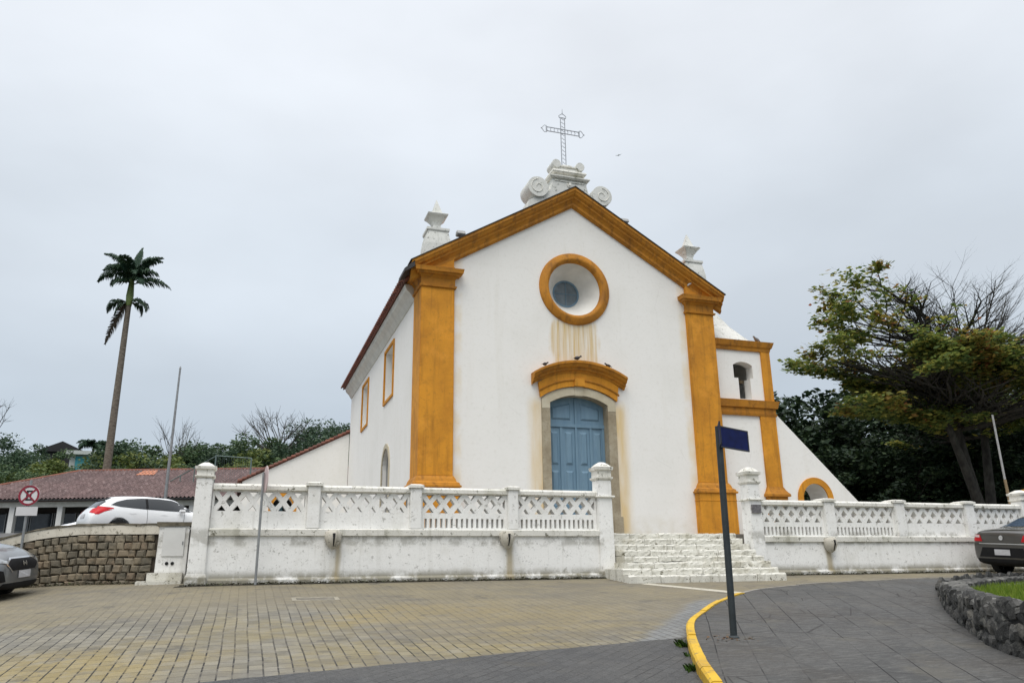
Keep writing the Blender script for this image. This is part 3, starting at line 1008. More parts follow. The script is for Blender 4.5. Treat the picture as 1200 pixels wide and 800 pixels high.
# pilasters with base, pedestal and capital
for s_ in (-1, 1):
    def xr(a, b):
        return (min(a * s_, b * s_), max(a * s_, b * s_))
    a, b = xr(3.88, 4.87)
    pil = MB().loft([(2.66, a, b, -.12, .95), (8.10, a, b, -.12, .95)]).build('pilaster', OC, church, bevel=.012)
    def ring(z, o):
        a, b = xr(3.88 - o, 4.87 + o)
        return (z, a, b, -.12 - o, .95 + o * .5)
    MB().loft([ring(2.33, .16), ring(2.345, .20), ring(2.39, .20), ring(2.40, .165), ring(2.46, .15), ring(2.50, .085), ring(2.58, .06), ring(2.66, .012)]).build('base', OT, pil)
    MB().loft([ring(.9, .15), ring(2.10, .15), ring(2.105, .162), ring(2.13, .162), ring(2.135, .15), ring(2.33, .15)]).build('pedestal', OC, pil, bevel=.006)
    MB().loft([ring(8.10, .004), ring(8.11, .05), ring(8.16, .06), ring(8.17, .012), ring(8.38, .012), ring(8.42, .05), ring(8.47, .09), ring(8.475, .155), ring(8.53, .17), ring(8.535, .215), ring(8.60, .225), ring(8.66, .24), ring(8.665, .02), ring(8.78, .0)]).build('capital', OT, pil)
    # the ochre wedge between capital and raking cornice
    xa, xb = 3.90 * s_, 4.86 * s_
    MB().plate([(xa, 8.7), (xb, 8.7), (xb, gable(4.86) - .05), (xa, gable(3.9) - .05)], [], -.115, -.004).build('spandrel', OC, pil)

# raking cornice
prof = [(-.36, .0), (-.36, -.10), (-.33, -.13), (-.30, -.20), (-.23, -.25), (-.23, -.31), (-.17, -.35), (-.12, -.43), (-.12, -.52), (-.06, -.58), (-.004, -.58), (-.004, -.06), (.5, -.06), (.5, .0)]
path = [(-5.2, 11.9 - .598 * 5.2), (-2.6, 11.9 - .598 * 2.6), (0, 11.9), (2.6, 11.9 - .598 * 2.6), (5.2, 11.9 - .598 * 5.2)]
MB().sweep(path, prof).build('raking_cornice', OT, church)
# moulded return over the capital ends is left plain; small dark drip tiles on top
mb = MB()
for s_ in (-1, 1):
    mb.add([(s_ * 5.25, -.39, 11.9 - .598 * 5.25 + .004), (0, -.39, 11.904), (0, .1, 11.904), (s_ * 5.25, .1, 11.9 - .598 * 5.25 + .004), (s_ * 5.25, -.39, 11.93 - .598 * 5.25), (0, -.39, 11.93), (0, .1, 11.93), (s_ * 5.25, .1, 11.93 - .598 * 5.25)],
           [(0, 1, 2, 3), (7, 6, 5, 4), (0, 4, 5, 1), (1, 5, 6, 2), (2, 6, 7, 3), (3, 7, 4, 0)])
mb.build('cornice_capping', MT['dark_gutter'], church)

# oculus: ring, splayed recess, glazing
oc = MB().lathe([(.92, .0), (1.18, .0), (1.17, -.05), (1.10, -.10), (1.04, -.11), (1.0, -.13), (.95, -.13), (.90, -.09), (.87, -.04), (.87, .04), (.92, .04)], (0, 0, OCZ), 64, 'Y', False)
o_ = oc.build('oculus_frame', OT, church, smooth=True)
mb = MB()
vs_, fs = [], []
for k in range(64):
    t = 2 * math.pi * k / 64
    vs_.append((.905 * math.cos(t), .02, OCZ + .905 * math.sin(t)))
    vs_.append((.02 + .44 * math.cos(t), .78, OCZ + .10 + .44 * math.sin(t)))
for k in range(64):
    k2 = (k + 1) % 64
    fs.append((2 * k, 2 * k2, 2 * k2 + 1, 2 * k + 1))
mb.add(vs_, fs).build('recess', MT['reveal'], o_, smooth=True)
MB().lathe([(.455, 0), (.455, .03)], (.02, .775, OCZ + .10), 40, 'Y').build('pane', MT['oculus_glass'], o_)
mb = MB()
for a in (0, 90):
    ca, sa = math.cos(R(a)), math.sin(R(a))
    mb.tube([(.02 - .44 * ca, .768, OCZ + .1 - .44 * sa), (.02 + .44 * ca, .768, OCZ + .1 + .44 * sa)], .011, 6)
mb.lathe([(.40, 0), (.455, 0), (.455, -.03), (.40, -.03), (.40, 0)], (.02, .775, OCZ + .10), 40, 'Y', False)
mb.build('glazing_bar', MT['door'], o_)

# door surround, door, hood
ia = seg_arc(.93, 4.90, 5.16, 16)
outer = [(1.2, .93), (1.2, 5.02)] + list(reversed(door_arch))[1:-1] + [(-1.2, 5.02), (-1.2, .93), (-.93, .93)] + ia + [(.93, .93)]
ds = MB().plate(outer, [], -.035, .34).build('door_surround', MT['stone'], church, bevel=.008)
mb = MB()
mb.plate([(-.12, 5.14), (.12, 5.14), (.15, 5.46), (-.15, 5.46)], [], -.06, .1)
mb.build('keystone', MT['pale_stone'], ds)
for s_ in (-1, 1):
    MB().box(min(s_ * .97, s_ * 1.26), max(s_ * .97, s_ * 1.26), -.06, .05, .93, 1.62).build('plinth_block', MT['stone'], ds)
mb = MB()
arch_pal = [p for p in door_arch if abs(p[0]) < 1.19]
ia2 = list(reversed([p for p in ia]))
mb.plate([(-1.19, 4.72), (-1.19, 5.0)] + arch_pal + [(1.19, 5.0), (1.19, 4.72), (.935, 4.72), (.935, 4.9)] + ia2[1:-1] + [(-.935, 4.9), (-.935, 4.72)], [], -.042, -.036)
mb.build('arch_stones', MT['pale_stone'], ds)
dr = MB()
dr.plate([(-1.0, .93), (1.0, .93), (1.0, 4.95)] + list(reversed(seg_arc(1.0, 4.95, 5.2, 12)))[1:-1] + [(-1.0, 4.95)], [], .30, .36)
door = dr.build('door', MT['door'], church)
mb = MB()
mb.box(-.93, .93, .255, .30, 4.24, 4.34); mb.box(-.035, .035, .262, .30, .95, 4.24); mb.box(-.03, .03, .265, .30, 4.34, 5.13)
for s_ in (-1, 1):
    mb.box(min(s_ * .85, s_ * .925), max(s_ * .85, s_ * .925), .27, .30, .95, 4.24)
    mb.box(min(s_ * .44, s_ * .52), max(s_ * .44, s_ * .52), .272, .30, .95, 4.24)
mb.build('door_frame', MT['door'], door)
for s_ in (-1, 1):
    for xa, xb in ((.12, .36), (.58, .81)):
        for za, zb in ((1.15, 2.0), (2.12, 2.95), (3.12, 4.10)):
            x0, x1 = min(s_ * xa, s_ * xb), max(s_ * xa, s_ * xb)
            MB().loft([(0, 0, 1, 0, 1)] * 2)
            vs_ = [(x0, .299, za), (x1, .299, za), (x1, .299, zb), (x0, .299, zb), (x0 + .05, .262, za + .06), (x1 - .05, .262, za + .06), (x1 - .05, .262, zb - .06), (x0 + .05, .262, zb - .06)]
            fs = [(0, 1, 5, 4), (1, 2, 6, 5), (2, 3, 7, 6), (3, 0, 4, 7), (4, 5, 6, 7)]
            MB().add(vs_, fs).build('door_panel', MT['door'], door)
    x0, x1 = (.16, .78) if s_ > 0 else (-.78, -.16)
    zt0, zt1 = (4.93, 4.80) if s_ > 0 else (4.80, 4.93)
    vs_ = [(x0, .299, 4.46), (x1, .299, 4.46), (x1, .299, zt1 + .04), (x0, .299, zt0 + .04), (x0 + .05, .262, 4.51), (x1 - .05, .262, 4.51), (x1 - .05, .262, zt1 - .01), (x0 + .05, .262, zt0 - .01)]
    MB().add(vs_, [(0, 1, 5, 4), (1, 2, 6, 5), (2, 3, 7, 6), (3, 0, 4, 7), (4, 5, 6, 7)]).build('transom_panel', MT['door'], door)

hood_prof = [(-.36, .0), (-.36, -.07), (-.31, -.10), (-.28, -.16), (-.20, -.20), (-.20, -.25), (-.13, -.28), (-.10, -.34), (-.006, -.34), (-.006, .0)]
hd = MB().sweep(seg_arc(1.50, 5.74, 6.16, 24), hood_prof).build('door_hood', OT, church)
fz_top = seg_arc(1.30, 5.48, 5.86, 20)
fz_bot = list(reversed(seg_arc(1.24, 5.03, 5.42, 20)))
MB().plate(fz_top + fz_bot, [], -.09, -.006).build('frieze', OC, hd)
MB().sweep(seg_arc(1.30, 5.24, 5.64, 20), [(-.13, .0), (-.13, -.03), (-.105, -.06), (-.091, -.06), (-.091, 0)]).build('frieze_moulding', OT, hd)
MB().plate([(-.17, 5.42), (.17, 5.42), (.15, 5.66), (-.15, 5.66)], [], -.15, -.092).build('keystone', OC, hd)

# finials on the gable ends
def finial(cx, s_):
    cy = .35
    def rg(z, h, hy=None):
        return (z, cx - h, cx + h, cy - h, cy + h)
    mb = MB().loft([rg(8.9, .40), rg(9.55, .38), rg(9.72, .355), rg(9.95, .31), rg(9.96, .325), rg(9.99, .345), rg(10.06, .345), rg(10.08, .30), rg(10.09, .19), rg(10.14, .13), rg(10.24, .115), rg(10.33, .15), rg(10.46, .24), rg(10.52, .30), rg(10.56, .315), rg(10.575, .30), rg(10.59, .165), rg(10.62, .16), rg(11.12, .01)])
    mb.build('finial', MT['finial'], church)
finial(-4.36, -1); finial(4.40, 1)

# crest at the apex with scrolls
def spiral(cx, cz, r0, turns, dirn, a0):
    out = []
    n_ = int(turns * 20)
    for i in range(n_ + 1):
        t = i / n_
        a = R(a0) + dirn * turns * 2 * math.pi * t
        r = r0 * (1 - .8 * t)
        out.append((cx + r * math.cos(a), cz + r * math.sin(a)))
    return out
body = [(-1.5, 11.0), (1.5, 11.0), (1.42, 11.45), (1.0, 11.72), (.78, 11.82), (.66, 11.98), (.60, 12.2), (.60, 12.36), (-.60, 12.36), (-.60, 12.2), (-.66, 11.98), (-.78, 11.82), (-1.0, 11.72), (-1.42, 11.45)]
crest = MB().plate(body, [], .08, .66).build('roof_crest', MT['finial'], church)
for s_ in (-1, 1):
    cx, cz, r = s_ * 1.12, 11.93, .35
    mb = MB().plate(arc(cx, cz, r, 0, 360, 32)[:-1], [], .0, .78)
    sc = mb.build('scroll', MT['finial'], crest, bevel=.015)
    sp = spiral(cx, cz, .27, 1.25, -s_, 90)
    MB().tube([(p[0], -.005, p[1]) for p in sp], .015, 6).build('scroll_line', MT['trim'], sc)
    r2 = .15
    MB().plate(arc(s_ * .42, 12.93, r2, 0, 360, 20)[:-1], [], .10, .64).build('scroll', MT['finial'], crest, bevel=.01)
mb = MB()
mb.loft([(12.36, -.66, .66, .02, .72), (12.41, -.70, .70, -.02, .76), (12.44, -.70, .70, -.02, .76)])
mb.build('crest_ledge', MT['trim'], crest)
MB().loft([(12.44, -.54, .54, .1, .64), (12.56, -.50, .50, .12, .62), (12.57, -.56, .56, .05, .69), (12.62, -.6, .6, .01, .73), (12.68, -.58, .58, .03, .71), (12.69, -.46, .46, .14, .60), (12.84, -.44, .44, .16, .58), (12.85, -.48, .48, .12, .62), (12.89, -.48, .48, .12, .62), (12.9, -.2, .2, .2, .54), (12.99, -.16, .16, .24, .5)]).build('crest_pedestal', MT['trim'], crest)
MB().lathe([(.10, 0), (.09, -.03), (.045, -.03), (.045, -.055), (.02, -.06)], (0, .078, 12.17), 20, 'Y').build('boss', MT['trim'], crest)
MB().box(-.52, .52, .055, .079, 12.27, 12.3).build('crest_line', MT['trim'], crest)
# openwork iron cross
CX_, CY_ = -.05, .37
mb = MB()
rr = .017
for dx in (-.075, .075):
    mb.tube([(CX_ + dx, CY_, 12.9), (CX_ + dx, CY_, 14.84)], rr, 6)
for dz in (-.075, .075):
    mb.tube([(CX_ - .60, CY_, 14.32 + dz), (CX_ + .60, CY_, 14.32 + dz)], rr, 6)
for k in range(13):
    z = 12.98 + k * .15
    mb.tube([(CX_ - .075, CY_, z), (CX_ - .03, CY_, z + .04), (CX_ + .03, CY_, z - .02), (CX_ + .075, CY_, z + .03)], .010, 5)
for s_ in (-1, 1):
    for k in range(4):
        x = CX_ + s_ * (.16 + k * .13)
        mb.tube([(x, CY_, 14.245), (x + s_ * .03, CY_, 14.32), (x, CY_, 14.395)], .010, 5)
    x = CX_ + s_ * .60
    mb.tube([(x, CY_, 14.20), (x, CY_, 14.44)], .016, 6)
    for q in (-1, 1):
        mb.tube([(x, CY_, 14.32 + q * .12), (x + s_ * .06, CY_, 14.32 + q * .13), (x + s_ * .11, CY_, 14.32 + q * .08), (x + s_ * .14, CY_, 14.32 + q * .03), (x + s_ * .19, CY_, 14.32)], .012, 5)
mb.tube([(CX_ - .12, CY_, 14.84), (CX_ + .12, CY_, 14.84)], .016, 6)
for q in (-1, 1):
    mb.tube([(CX_ + q * .12, CY_, 14.84), (CX_ + q * .13, CY_, 14.90), (CX_ + q * .08, CY_, 14.95), (CX_ + q * .03, CY_, 14.98), (CX_, CY_, 15.03)], .012, 5)
mb.tube([(CX_, CY_, 14.98), (CX_, CY_, 15.18)], [.018, .006], 6)
mb.build('cross', MT['cross_metal'], church)

# bell tower on the right
TY = .27
hole = [(5.88, 5.46), (6.34, 5.46), (6.34, 6.16), (6.46, 6.16), (6.46, 6.60)] + seg_arc(.37, 6.60, 6.72, 8, 6.09)[::-1][1:-1] + [(5.72, 6.60), (5.72, 6.16), (5.88, 6.16)]
tw = MB().plate([(4.88, 0), (7.12, 0), (7.12, 7.14), (4.88, 7.14)], [hole], TY, TY + .35)
tw.plate([(4.88, 0), (7.12, 0), (7.12, 7.14), (4.88, 7.14)], [], 2.3, 2.6)
tw.box(6.86, 7.118, TY + .352, 2.298, 0, 7.138); tw.box(4.9, 5.1, TY + .352, 2.298, 0, 7.138)
tower = tw.build('bell_tower', ST, church)
MB().box(5.1, 6.86, TY + .36, 2.29, 5.2, 5.44).build('belfry_floor', MT['reveal'], tower)
MB().box(5.1, 6.86, TY + .36, 2.29, 6.95, 7.1).build('belfry_ceiling', MT['reveal'], tower)
MB().loft([(7.10, 4.86, 7.18, TY - .06, 2.66), (7.2, 4.86, 7.2, TY - .08, 2.68), (7.24, 4.86, 7.24, TY - .12, 2.72), (7.36, 4.86, 7.28, TY - .16, 2.76), (7.42, 4.86, 7.30, TY - .18, 2.78), (7.425, 4.9, 7.1, TY, 2.6)]).build('tower_cornice', OT, tower)
MB().loft([(7.42, 4.98, 6.72, TY + .12, 2.35), (7.7, 5.16, 6.50, TY + .34, 2.1), (8.15, 5.48, 6.20, TY + .68, 1.75), (8.74, 5.80, 5.90, 1.28, 1.38), (8.80, 5.84, 5.86, 1.32, 1.34)]).build('spire', MT['finial'], tower)
MB().loft([(4.90, 4.86, 7.18, TY - .07, 2.66), (4.98, 4.86, 7.2, TY - .09, 2.68), (4.985, 4.86, 7.17, TY - .06, 2.66), (5.16, 4.86, 7.17, TY - .06, 2.66), (5.165, 4.86, 7.22, TY - .12, 2.7), (5.36, 4.86, 7.27, TY - .16, 2.74), (5.40, 4.86, 7.28, TY - .17, 2.75), (5.405, 4.9, 7.16, TY - .05, 2.62)]).build('string_course', OT, tower)
MB().box(6.82, 7.17, TY - .05, TY + .4, 5.42, 7.10).build('corner_strip', OC, tower)
MB().box(6.55, 7.14, TY - .06, TY + .4, 2.62, 4.90).build('corner_strip', OC, tower)
MB().loft([(.93, 6.48, 7.22, TY - .13, TY + .4), (2.30, 6.48, 7.22, TY - .13, TY + .4), (2.31, 6.42, 7.30, TY - .2, TY + .4), (2.38, 6.42, 7.30, TY - .2, TY + .4), (2.45, 6.47, 7.24, TY - .15, TY + .4), (2.52, 6.5, 7.2, TY - .1, TY + .4), (2.62, 6.545, 7.145, TY - .065, TY + .4)]).build('strip_base', OT, tower)
bell = MB().lathe([(.02, .42), (.09, .41), (.13, .34), (.15, .2), (.18, .08), (.24, .0), (.22, .0), (.1, .3)], (6.02, TY + .62, 5.72), 24).build('bell', MT['bronze'], tower, smooth=True)
MB().box(5.7, 6.5, TY + .57, TY + .67, 6.14, 6.24).build('headstock', MT['wood'], bell)

# low flanking wall right of the tower with its arch
ar_in = [(7.91, .93), (7.91, 2.27)] + arc(8.40, 2.27, .49, 180, 0, 20)[1:-1] + [(8.89, 2.27), (8.89, .93)]
fl = MB().plate([(7.14, .5), (11.42, .5), (11.42, .95), (7.14, 5.08)], [list(reversed(ar_in))], TY + .01, TY + .85).build('flank_wall', ST, church)
MB().plate([(7.71, .93), (7.71, 2.27)] + arc(8.40, 2.27, .69, 180, 0, 24)[1:-1] + [(9.09, 2.27), (9.09, .93), (8.89, .93), (8.89, 2.27)] + arc(8.40, 2.27, .49, 0, 180, 20)[1:-1] + [(7.91, 2.27), (7.91, .93)], [], TY - .04, TY + .008).build('arch_frame', OC, fl)
MB().plate([(8.3, .93), (9.6, .93), (9.6, 3.2), (8.3, 3.2)], [], 2.6, 2.7).build('niche_back', MT['reveal'], fl)

# annex on the far left with its sloping parapet
an_h = [(-8.07, .93), (-8.07, 3.0)] + arc(-7.645, 3.0, .425, 180, 0, 16)[1:-1] + [(-7.22, 3.0), (-7.22, .93)]
an = MB().plate([(-9.42, 0), (-4.86, 0), (-4.86, 6.38), (-9.42, 4.06)], [list(reversed(an_h))], 15.62, 16.1).build('annex_wall', ST, church)
MB().plate([(-8.24, .93), (-8.24, 3.0)] + arc(-7.645, 3.0, .595, 180, 0, 18)[1:-1] + [(-7.05, 3.0), (-7.05, .93), (-7.22, .93), (-7.22, 3.0)] + arc(-7.645, 3.0, .425, 0, 180, 16)[1:-1] + [(-8.07, 3.0), (-8.07, .93)], [], 15.56, 15.618).build('arch_frame', OC, an)
MB().box(-8.3, -7.0, 16.4, 16.44, .93, 3.5).build('doorway', MT['annex_dark'], an)
MB().box(-8.05, -7.62, 16.2, 16.24, 2.6, 3.1).build('door_panel', MT['annex_teal'], an)
mb = MB()
for k in range(26):
    t0, t1 = k / 26, (k + 1.12) / 26
    x0, x1 = -9.62 + 4.78 * t0, -9.62 + 4.78 * t1
    z0, z1 = 4.0 + 2.44 * t0 + .04, 4.0 + 2.44 * t1
    vs_, fs = [], []
    for x, z, r_ in ((x0, z0, .13), (x1, z1, .105)):
        for q in range(9):
            t = math.pi * q / 8
            vs_.append((x, 15.66 + r_ * 1.3 * math.cos(t), z + r_ * math.sin(t)))
    for q in range(8):
        fs.append((q, q + 1, 10 + q, 9 + q))
    fs.append(tuple(range(9)))
    mb.add(vs_, fs)
mb.build('coping_tiles', MT['tile'], an)
MB().add([(-9.65, 15.6, 3.95), (-4.86, 15.6, 6.39), (-4.86, 24, 6.39), (-9.65, 24, 3.95), (-9.65, 15.6, 4.02), (-4.86, 15.6, 6.46), (-4.86, 24, 6.46), (-9.65, 24, 4.02)], [(0, 1, 2, 3), (7, 6, 5, 4), (0, 4, 5, 1), (1, 5, 6, 2), (2, 6, 7, 3), (3, 7, 4, 0)]).build('annex_roof', MT['tile'], an)

# ------------------------------------------------------------------ BOUNDARY WALLS
def lattice(x0, x1, zb, zt, slots, y0, y1, sz0, sz1):
    """pierced balustrade panel: crossed bars above, upright slots below"""
    holes = []
    n_ = 6
    W = (x1 - x0 - .08) / n_
    b = .045
    z0, z1 = zb + .02, zt - .02
    h = z1 - z0
    zc = (z0 + z1) / 2
    L = math.hypot(W, h)
    bx = b * L / h
    bz = b * L / W
    X0 = x0 + .04
    def jit(p):
        return [(a + random.uniform(-.006, .006), c_ + random.uniform(-.006, .006)) for a, c_ in p]
    for k in range(n_):
        a = X0 + k * W; c_ = a + W; mx = (a + c_) / 2
        t = .5 - bx / W
        holes.append(jit([(a + bx, z1), (mx, zc + bz), (c_ - bx, z1)][::-1]))
        holes.append(jit([(a + bx, z0), (c_ - bx, z0), (mx, zc - bz)]))
        if k < n_ - 1:
            holes.append(jit([(c_, z0 + bz), (c_ + W / 2 - bx, zc), (c_, z1 - bz), (c_ - W / 2 + bx, zc)]))
        if k == 0:
            holes.append([(a, z0 + bz), (a + W / 2 - bx, zc), (a, z1 - bz)])
        if k == n_ - 1:
            holes.append([(c_, z0 + bz), (c_, z1 - bz), (c_ - W / 2 + bx, zc)])
    if slots:
        ns = 16
        w = (x1 - x0 - .1) / ns
        for k in range(ns):
            xa = x0 + .05 + (k + .28) * w; xb = x0 + .05 + (k + .74) * w
            holes.append([(xa, sz0), (xb, sz0), (xb, sz1), (xa, sz1)])
    return MB().plate([(x0, sz0 - .03), (x1, sz0 - .03), (x1, zt), (x0, zt)], holes, y0, y1)

def wall_cap(cx, y0, y1, hw, z0, top, ex=.0):
    cy = (y0 + y1) / 2; hy = (y1 - y0) / 2
    def rg(z, o):
        return (z, cx - hw - o, cx + hw + o, cy - hy - o, cy + hy + o)
    h = top - z0
    return MB().loft([rg(z0, .0), rg(z0 + .10 * h, .035), rg(z0 + .17 * h, .035), rg(z0 + .18 * h, .005), rg(z0 + .5 * h, .005), rg(z0 + .56 * h, .04), rg(z0 + .72 * h, .048), rg(z0 + .74 * h, .01), rg(z0 + .88 * h, -.04), rg(z0 + h, -.11)])

def spout(x, y, z, parent):
    """weathered stone rainwater spout shaped like a half shell"""
    prof = [(.03, -.22), (.10, -.16), (.15, -.06), (.16, .03), (.14, .10), (.11, .125), (.075, .10), (.055, .02)]
    s_ = MB().lathe(prof, (x, y - .02, z), 18).build('rain_spout', MT['spout'], parent, smooth=True)
    MB().lathe([(.05, 0), (.05, .012)], (x, y - .02, z + .06), 12).build('spout_hole', MT['black_hole'], s_)
    MB().tube([(x, y - .165, z + .06), (x, y - .19, z - .02), (x, y - .12, z - .17)], [.03, .018, .008], 8).build('spout_stain', MT['black_hole'], s_)

def boundary(label, x0, x1, posts, slot_from, dz, sp, big):
    W0, W1 = -5.4, -5.1
    t = thing('boundary_wall', label, 'boundary wall', ((x0 + x1) / 2, -5.25, 0))
    led, sz0, sz1, zb, zt, rt_ = .93 + dz, 1.0 + dz, 1.18 + dz, 1.27 + dz, 1.67 + dz, 1.79 + dz
    # plinth wall with a dirty swelling foot
    MB().loft([(-.25, x0, x1, W0 - .05, W1), (.05, x0, x1, W0 - .045, W1), (.09, x0, x1, W0 - .005, W1), (led - .09, x0, x1, W0, W1)]).build('wall_base', MT['wall_a' if x0 < 0 else 'wall_b'], t)
    MB().loft([(led - .09, x0, x1, W0 - .05, W1 + .05), (led + .02, x0, x1, W0 - .06, W1 + .06), (led + .04, x0, x1, W0 - .03, W1 + .03)]).build('ledge', MT['trim'], t)
    MB().loft([(zt, x0, x1, W0 + .02, W1 - .02), (zt + .01, x0, x1, W0 - .01, W1 + .01), (rt_ - .04, x0, x1, W0 - .01, W1 + .01), (rt_, x0, x1, W0 + .03, W1 - .03)]).build('rail', MT['trim'], t)
    edges = [x0] + [p for a in posts for p in (a[0], a[1])] + [x1]
    bays = [(edges[i], edges[i + 1]) for i in range(0, len(edges), 2)]
    for i, (a, b) in enumerate(bays):
        lattice(a, b, zb, zt, slot_from(i), W0 + .06, W1 - .06, sz0, sz1).build('lattice_panel', MT['wall'], t)
        MB().box(a, b, W0 + .05, W1 - .05, led + .04, sz0 - .03).build('panel_foot', MT['wall'], t)
    for a, b in posts:
        cx = (a + b) / 2; hw = (b - a) / 2 - .002
        p = MB().box(cx - hw, cx + hw, W0 - .045, W1 + .045, led + .04, rt_ - .02).build('post', MT['wall'], t, bevel=.012)
        MB().loft([(rt_ - .02, cx - hw - .04, cx + hw + .04, W0 - .08, W1 + .08), (rt_ + .035, cx - hw - .04, cx + hw + .04, W0 - .08, W1 + .08), (rt_ + .06, cx - hw + .02, cx + hw - .02, W0 + .0, W1 - .0)]).build('cap', MT['trim'], p)
    for x in sp:
        spout(x, W0 - .06, led - .12, t)
    for cx, hw, zs, ztp, mid in big:
        y0, y1 = W0 - .07, W0 - .07 + 2 * hw
        p = MB().loft([(-.25, cx - hw - .03, cx + hw + .03, y0 - .03, y1 + .03), (.12, cx - hw - .03, cx + hw + .03, y0 - .03, y1 + .03), (.16, cx - hw, cx + hw, y0, y1), (zs, cx - hw + .015, cx + hw - .015, y0 + .015, y1 - .015)]).build('pillar', MT['wall'], t, bevel=.012)
        wall_cap(cx, y0 + .015, y1 - .015, hw - .015, zs, ztp).build('cap', MT['trim'], p)
        if mid:
            MB().loft([(mid, cx - hw - .012, cx + hw + .012, y0 - .012, y1 + .012), (mid + .02, cx - hw - .04, cx + hw + .04, y0 - .04, y1 + .04), (mid + .05, cx - hw - .03, cx + hw + .03, y0 - .03, y1 + .03)]).build('moulding', MT['trim'], p)
    return t
bl = boundary('white pierced boundary wall left of the church steps, four lattice bays', -9.80, -2.02, [(-8.09, -7.85), (-6.10, -5.87), (-4.05, -3.83)], lambda i: i >= 2, 0, (-7.58, -4.10), [(-9.955, .157, 1.87, 2.17, None), (-1.85, .172, 2.02, 2.42, 1.64)])
brw = boundary('white pierced boundary wall right of the steps, running behind the brown car', 2.12, 10.22, [(3.90, 4.19), (6.02, 6.31), (8.27, 8.57)], lambda i: i < 2, -.12, (3.9, 8.6), [(1.948, .174, 2.02, 2.42, 1.64), (10.40, .18, 1.75, 2.05, None)])
# the wall runs on beyond the frame
MB().box(10.63, 16, -5.38, -5.1, -.25, 1.6).build('wall_base', MT['wall'], brw)
pq = MB().box(1.82, 2.07, -5.497, -5.472, 1.36, 1.55).build('plaque', MT['plaque']); tag(pq, 'small grey metal plaque fixed to the pillar right of the steps', 'plaque')

# steps
steps = thing('stone_steps', 'broad worn whitewashed steps leading up to the blue church door', 'steps', (0, -5.6, 0))
NS = 8
for k in range(NS):
    y0 = -6.58 + k * .245
    z1 = -.085 + (k + 1) * .127
    ex = .30 if k < 2 else (.06 if k == 2 else 0)
    xl, xr_ = -1.66 - ex, 1.75
    zb = z1 - .127 - (.3 if k == 0 else 0)
    # blocks of uneven length
    xs2 = [xl]
    while xs2[-1] < xr_ - .9:
        xs2.append(xs2[-1] + random.uniform(.55, .95))
    xs2.append(xr_)
    mb = MB()
    for a, b in zip(xs2[:-1], xs2[1:]):
        dy, dz_ = random.uniform(-.012, .012), random.uniform(-.008, .006)
        seg = 6
        ns_ = max(3, int((b - a) / .07))
        vs_, fs = [], []
        prof_ = [(0, zb + .004), (-.004, zb + .5 * (z1 - zb)), (-.006, z1 - .03), (.012, z1 - .004), (.05, z1), (4.2 - 6.58 + 4.4, z1)]
        for i in range(ns_ + 1):
            x = a + .006 + (b - a - .012) * i / ns_
            for q, (py, pz_) in enumerate(prof_):
                last = q == len(prof_) - 1
                yy = -4.2 if last else y0 + dy + py + random.uniform(-.010, .010)
                vs_.append((x + (random.uniform(-.008, .008) if 0 < i < ns_ else 0), yy, pz_ + (0 if last else dz_ + random.uniform(-.010, .006))))
        k_ = len(prof_)
        for i in range(ns_):
            for q in range(k_ - 1):
                fs.append((i * k_ + q, i * k_ + q + 1, i * k_ + k_ + q + 1, i * k_ + k_ + q))
        for i in (0, ns_):
            c0 = len(vs_); vs_.append((vs_[i * k_][0], -4.2, zb + .004))
            fs.append(tuple(i * k_ + q for q in range(k_)) + (c0,))
        mb.add(vs_, fs)
    mb.build('step', MT['steps'], steps)
    MB().box(xl + .02, xr_ - .02, y0 + .03, -4.3, zb - .05, z1 - .03).build('step_core', MT['joint'], steps)
MB().box(-1.67, 1.76, -4.85, -4.0, 0, .918).build('landing', MT['steps'], steps)

# ------------------------------------------------------------------ stone retaining wall at left
def poly_at(pts, s_):
    """point at arclength s_ on an xy polyline"""
    acc = 0
    for a, b in zip(pts[:-1], pts[1:]):
        d = math.hypot(b[0] - a[0], b[1] - a[1])
        if acc + d >= s_:
            t = (s_ - acc) / d
            return (a[0] + (b[0] - a[0]) * t, a[1] + (b[1] - a[1]) * t), ((b[0] - a[0]) / d, (b[1] - a[1]) / d)
        acc += d
    a, b = pts[-2], pts[-1]; d = math.hypot(b[0] - a[0], b[1] - a[1])
    return b, ((b[0] - a[0]) / d, (b[1] - a[1]) / d)
SWP = [(-10.76, -3.85), (-12.66, -3.22), (-13.27, -3.0), (-13.74, -2.8), (-15.6, -2.05), (-19, -.7)]
def sw_top(s_):
    pts = [(0, 1.14), (1.5, 1.15), (2.0, 1.11), (2.35, 1.07), (2.65, 1.01), (3.15, .89), (5.2, .42), (8.8, -.2)]
    for a, b in zip(pts[:-1], pts[1:]):
        if s_ <= b[0]:
            return a[1] + (b[1] - a[1]) * (s_ - a[0]) / (b[0] - a[0])
    return pts[-1][1]
rw = thing('retaining_wall', 'retaining wall of squared brown stones with a whitewashed band on top', 'stone wall', (-12.3, -3.3, 0))
core, band, tops, stones = MB(), MB(), MB(), MB()
SL = 8.0
nst = 40
def wall_strip(mb, o0, o1, zf0, zf1):
    vs_, fs = [], []
    for i in range(nst + 1):
        s_ = SL * i / nst
        p, d = poly_at(SWP, s_)
        nx, ny = (d[1], -d[0])
        # outward = towards the road (-y side)
        if ny > 0:
            nx, ny = -nx, -ny
        a, b = zf0(s_), zf1(s_)
        for o, z in ((o0, a), (o0, b), (o1, b), (o1, a)):
            vs_.append((p[0] + nx * o, p[1] + ny * o, z))
    for i in range(nst):
        for k in range(4):
            k2 = (k + 1) % 4
            fs.append((i * 4 + k, i * 4 + k2, i * 4 + 4 + k2, i * 4 + 4 + k))
    fs.append((0, 1, 2, 3)); fs.append((nst * 4 + 3, nst * 4 + 2, nst * 4 + 1, nst * 4))
    mb.add(vs_, fs)
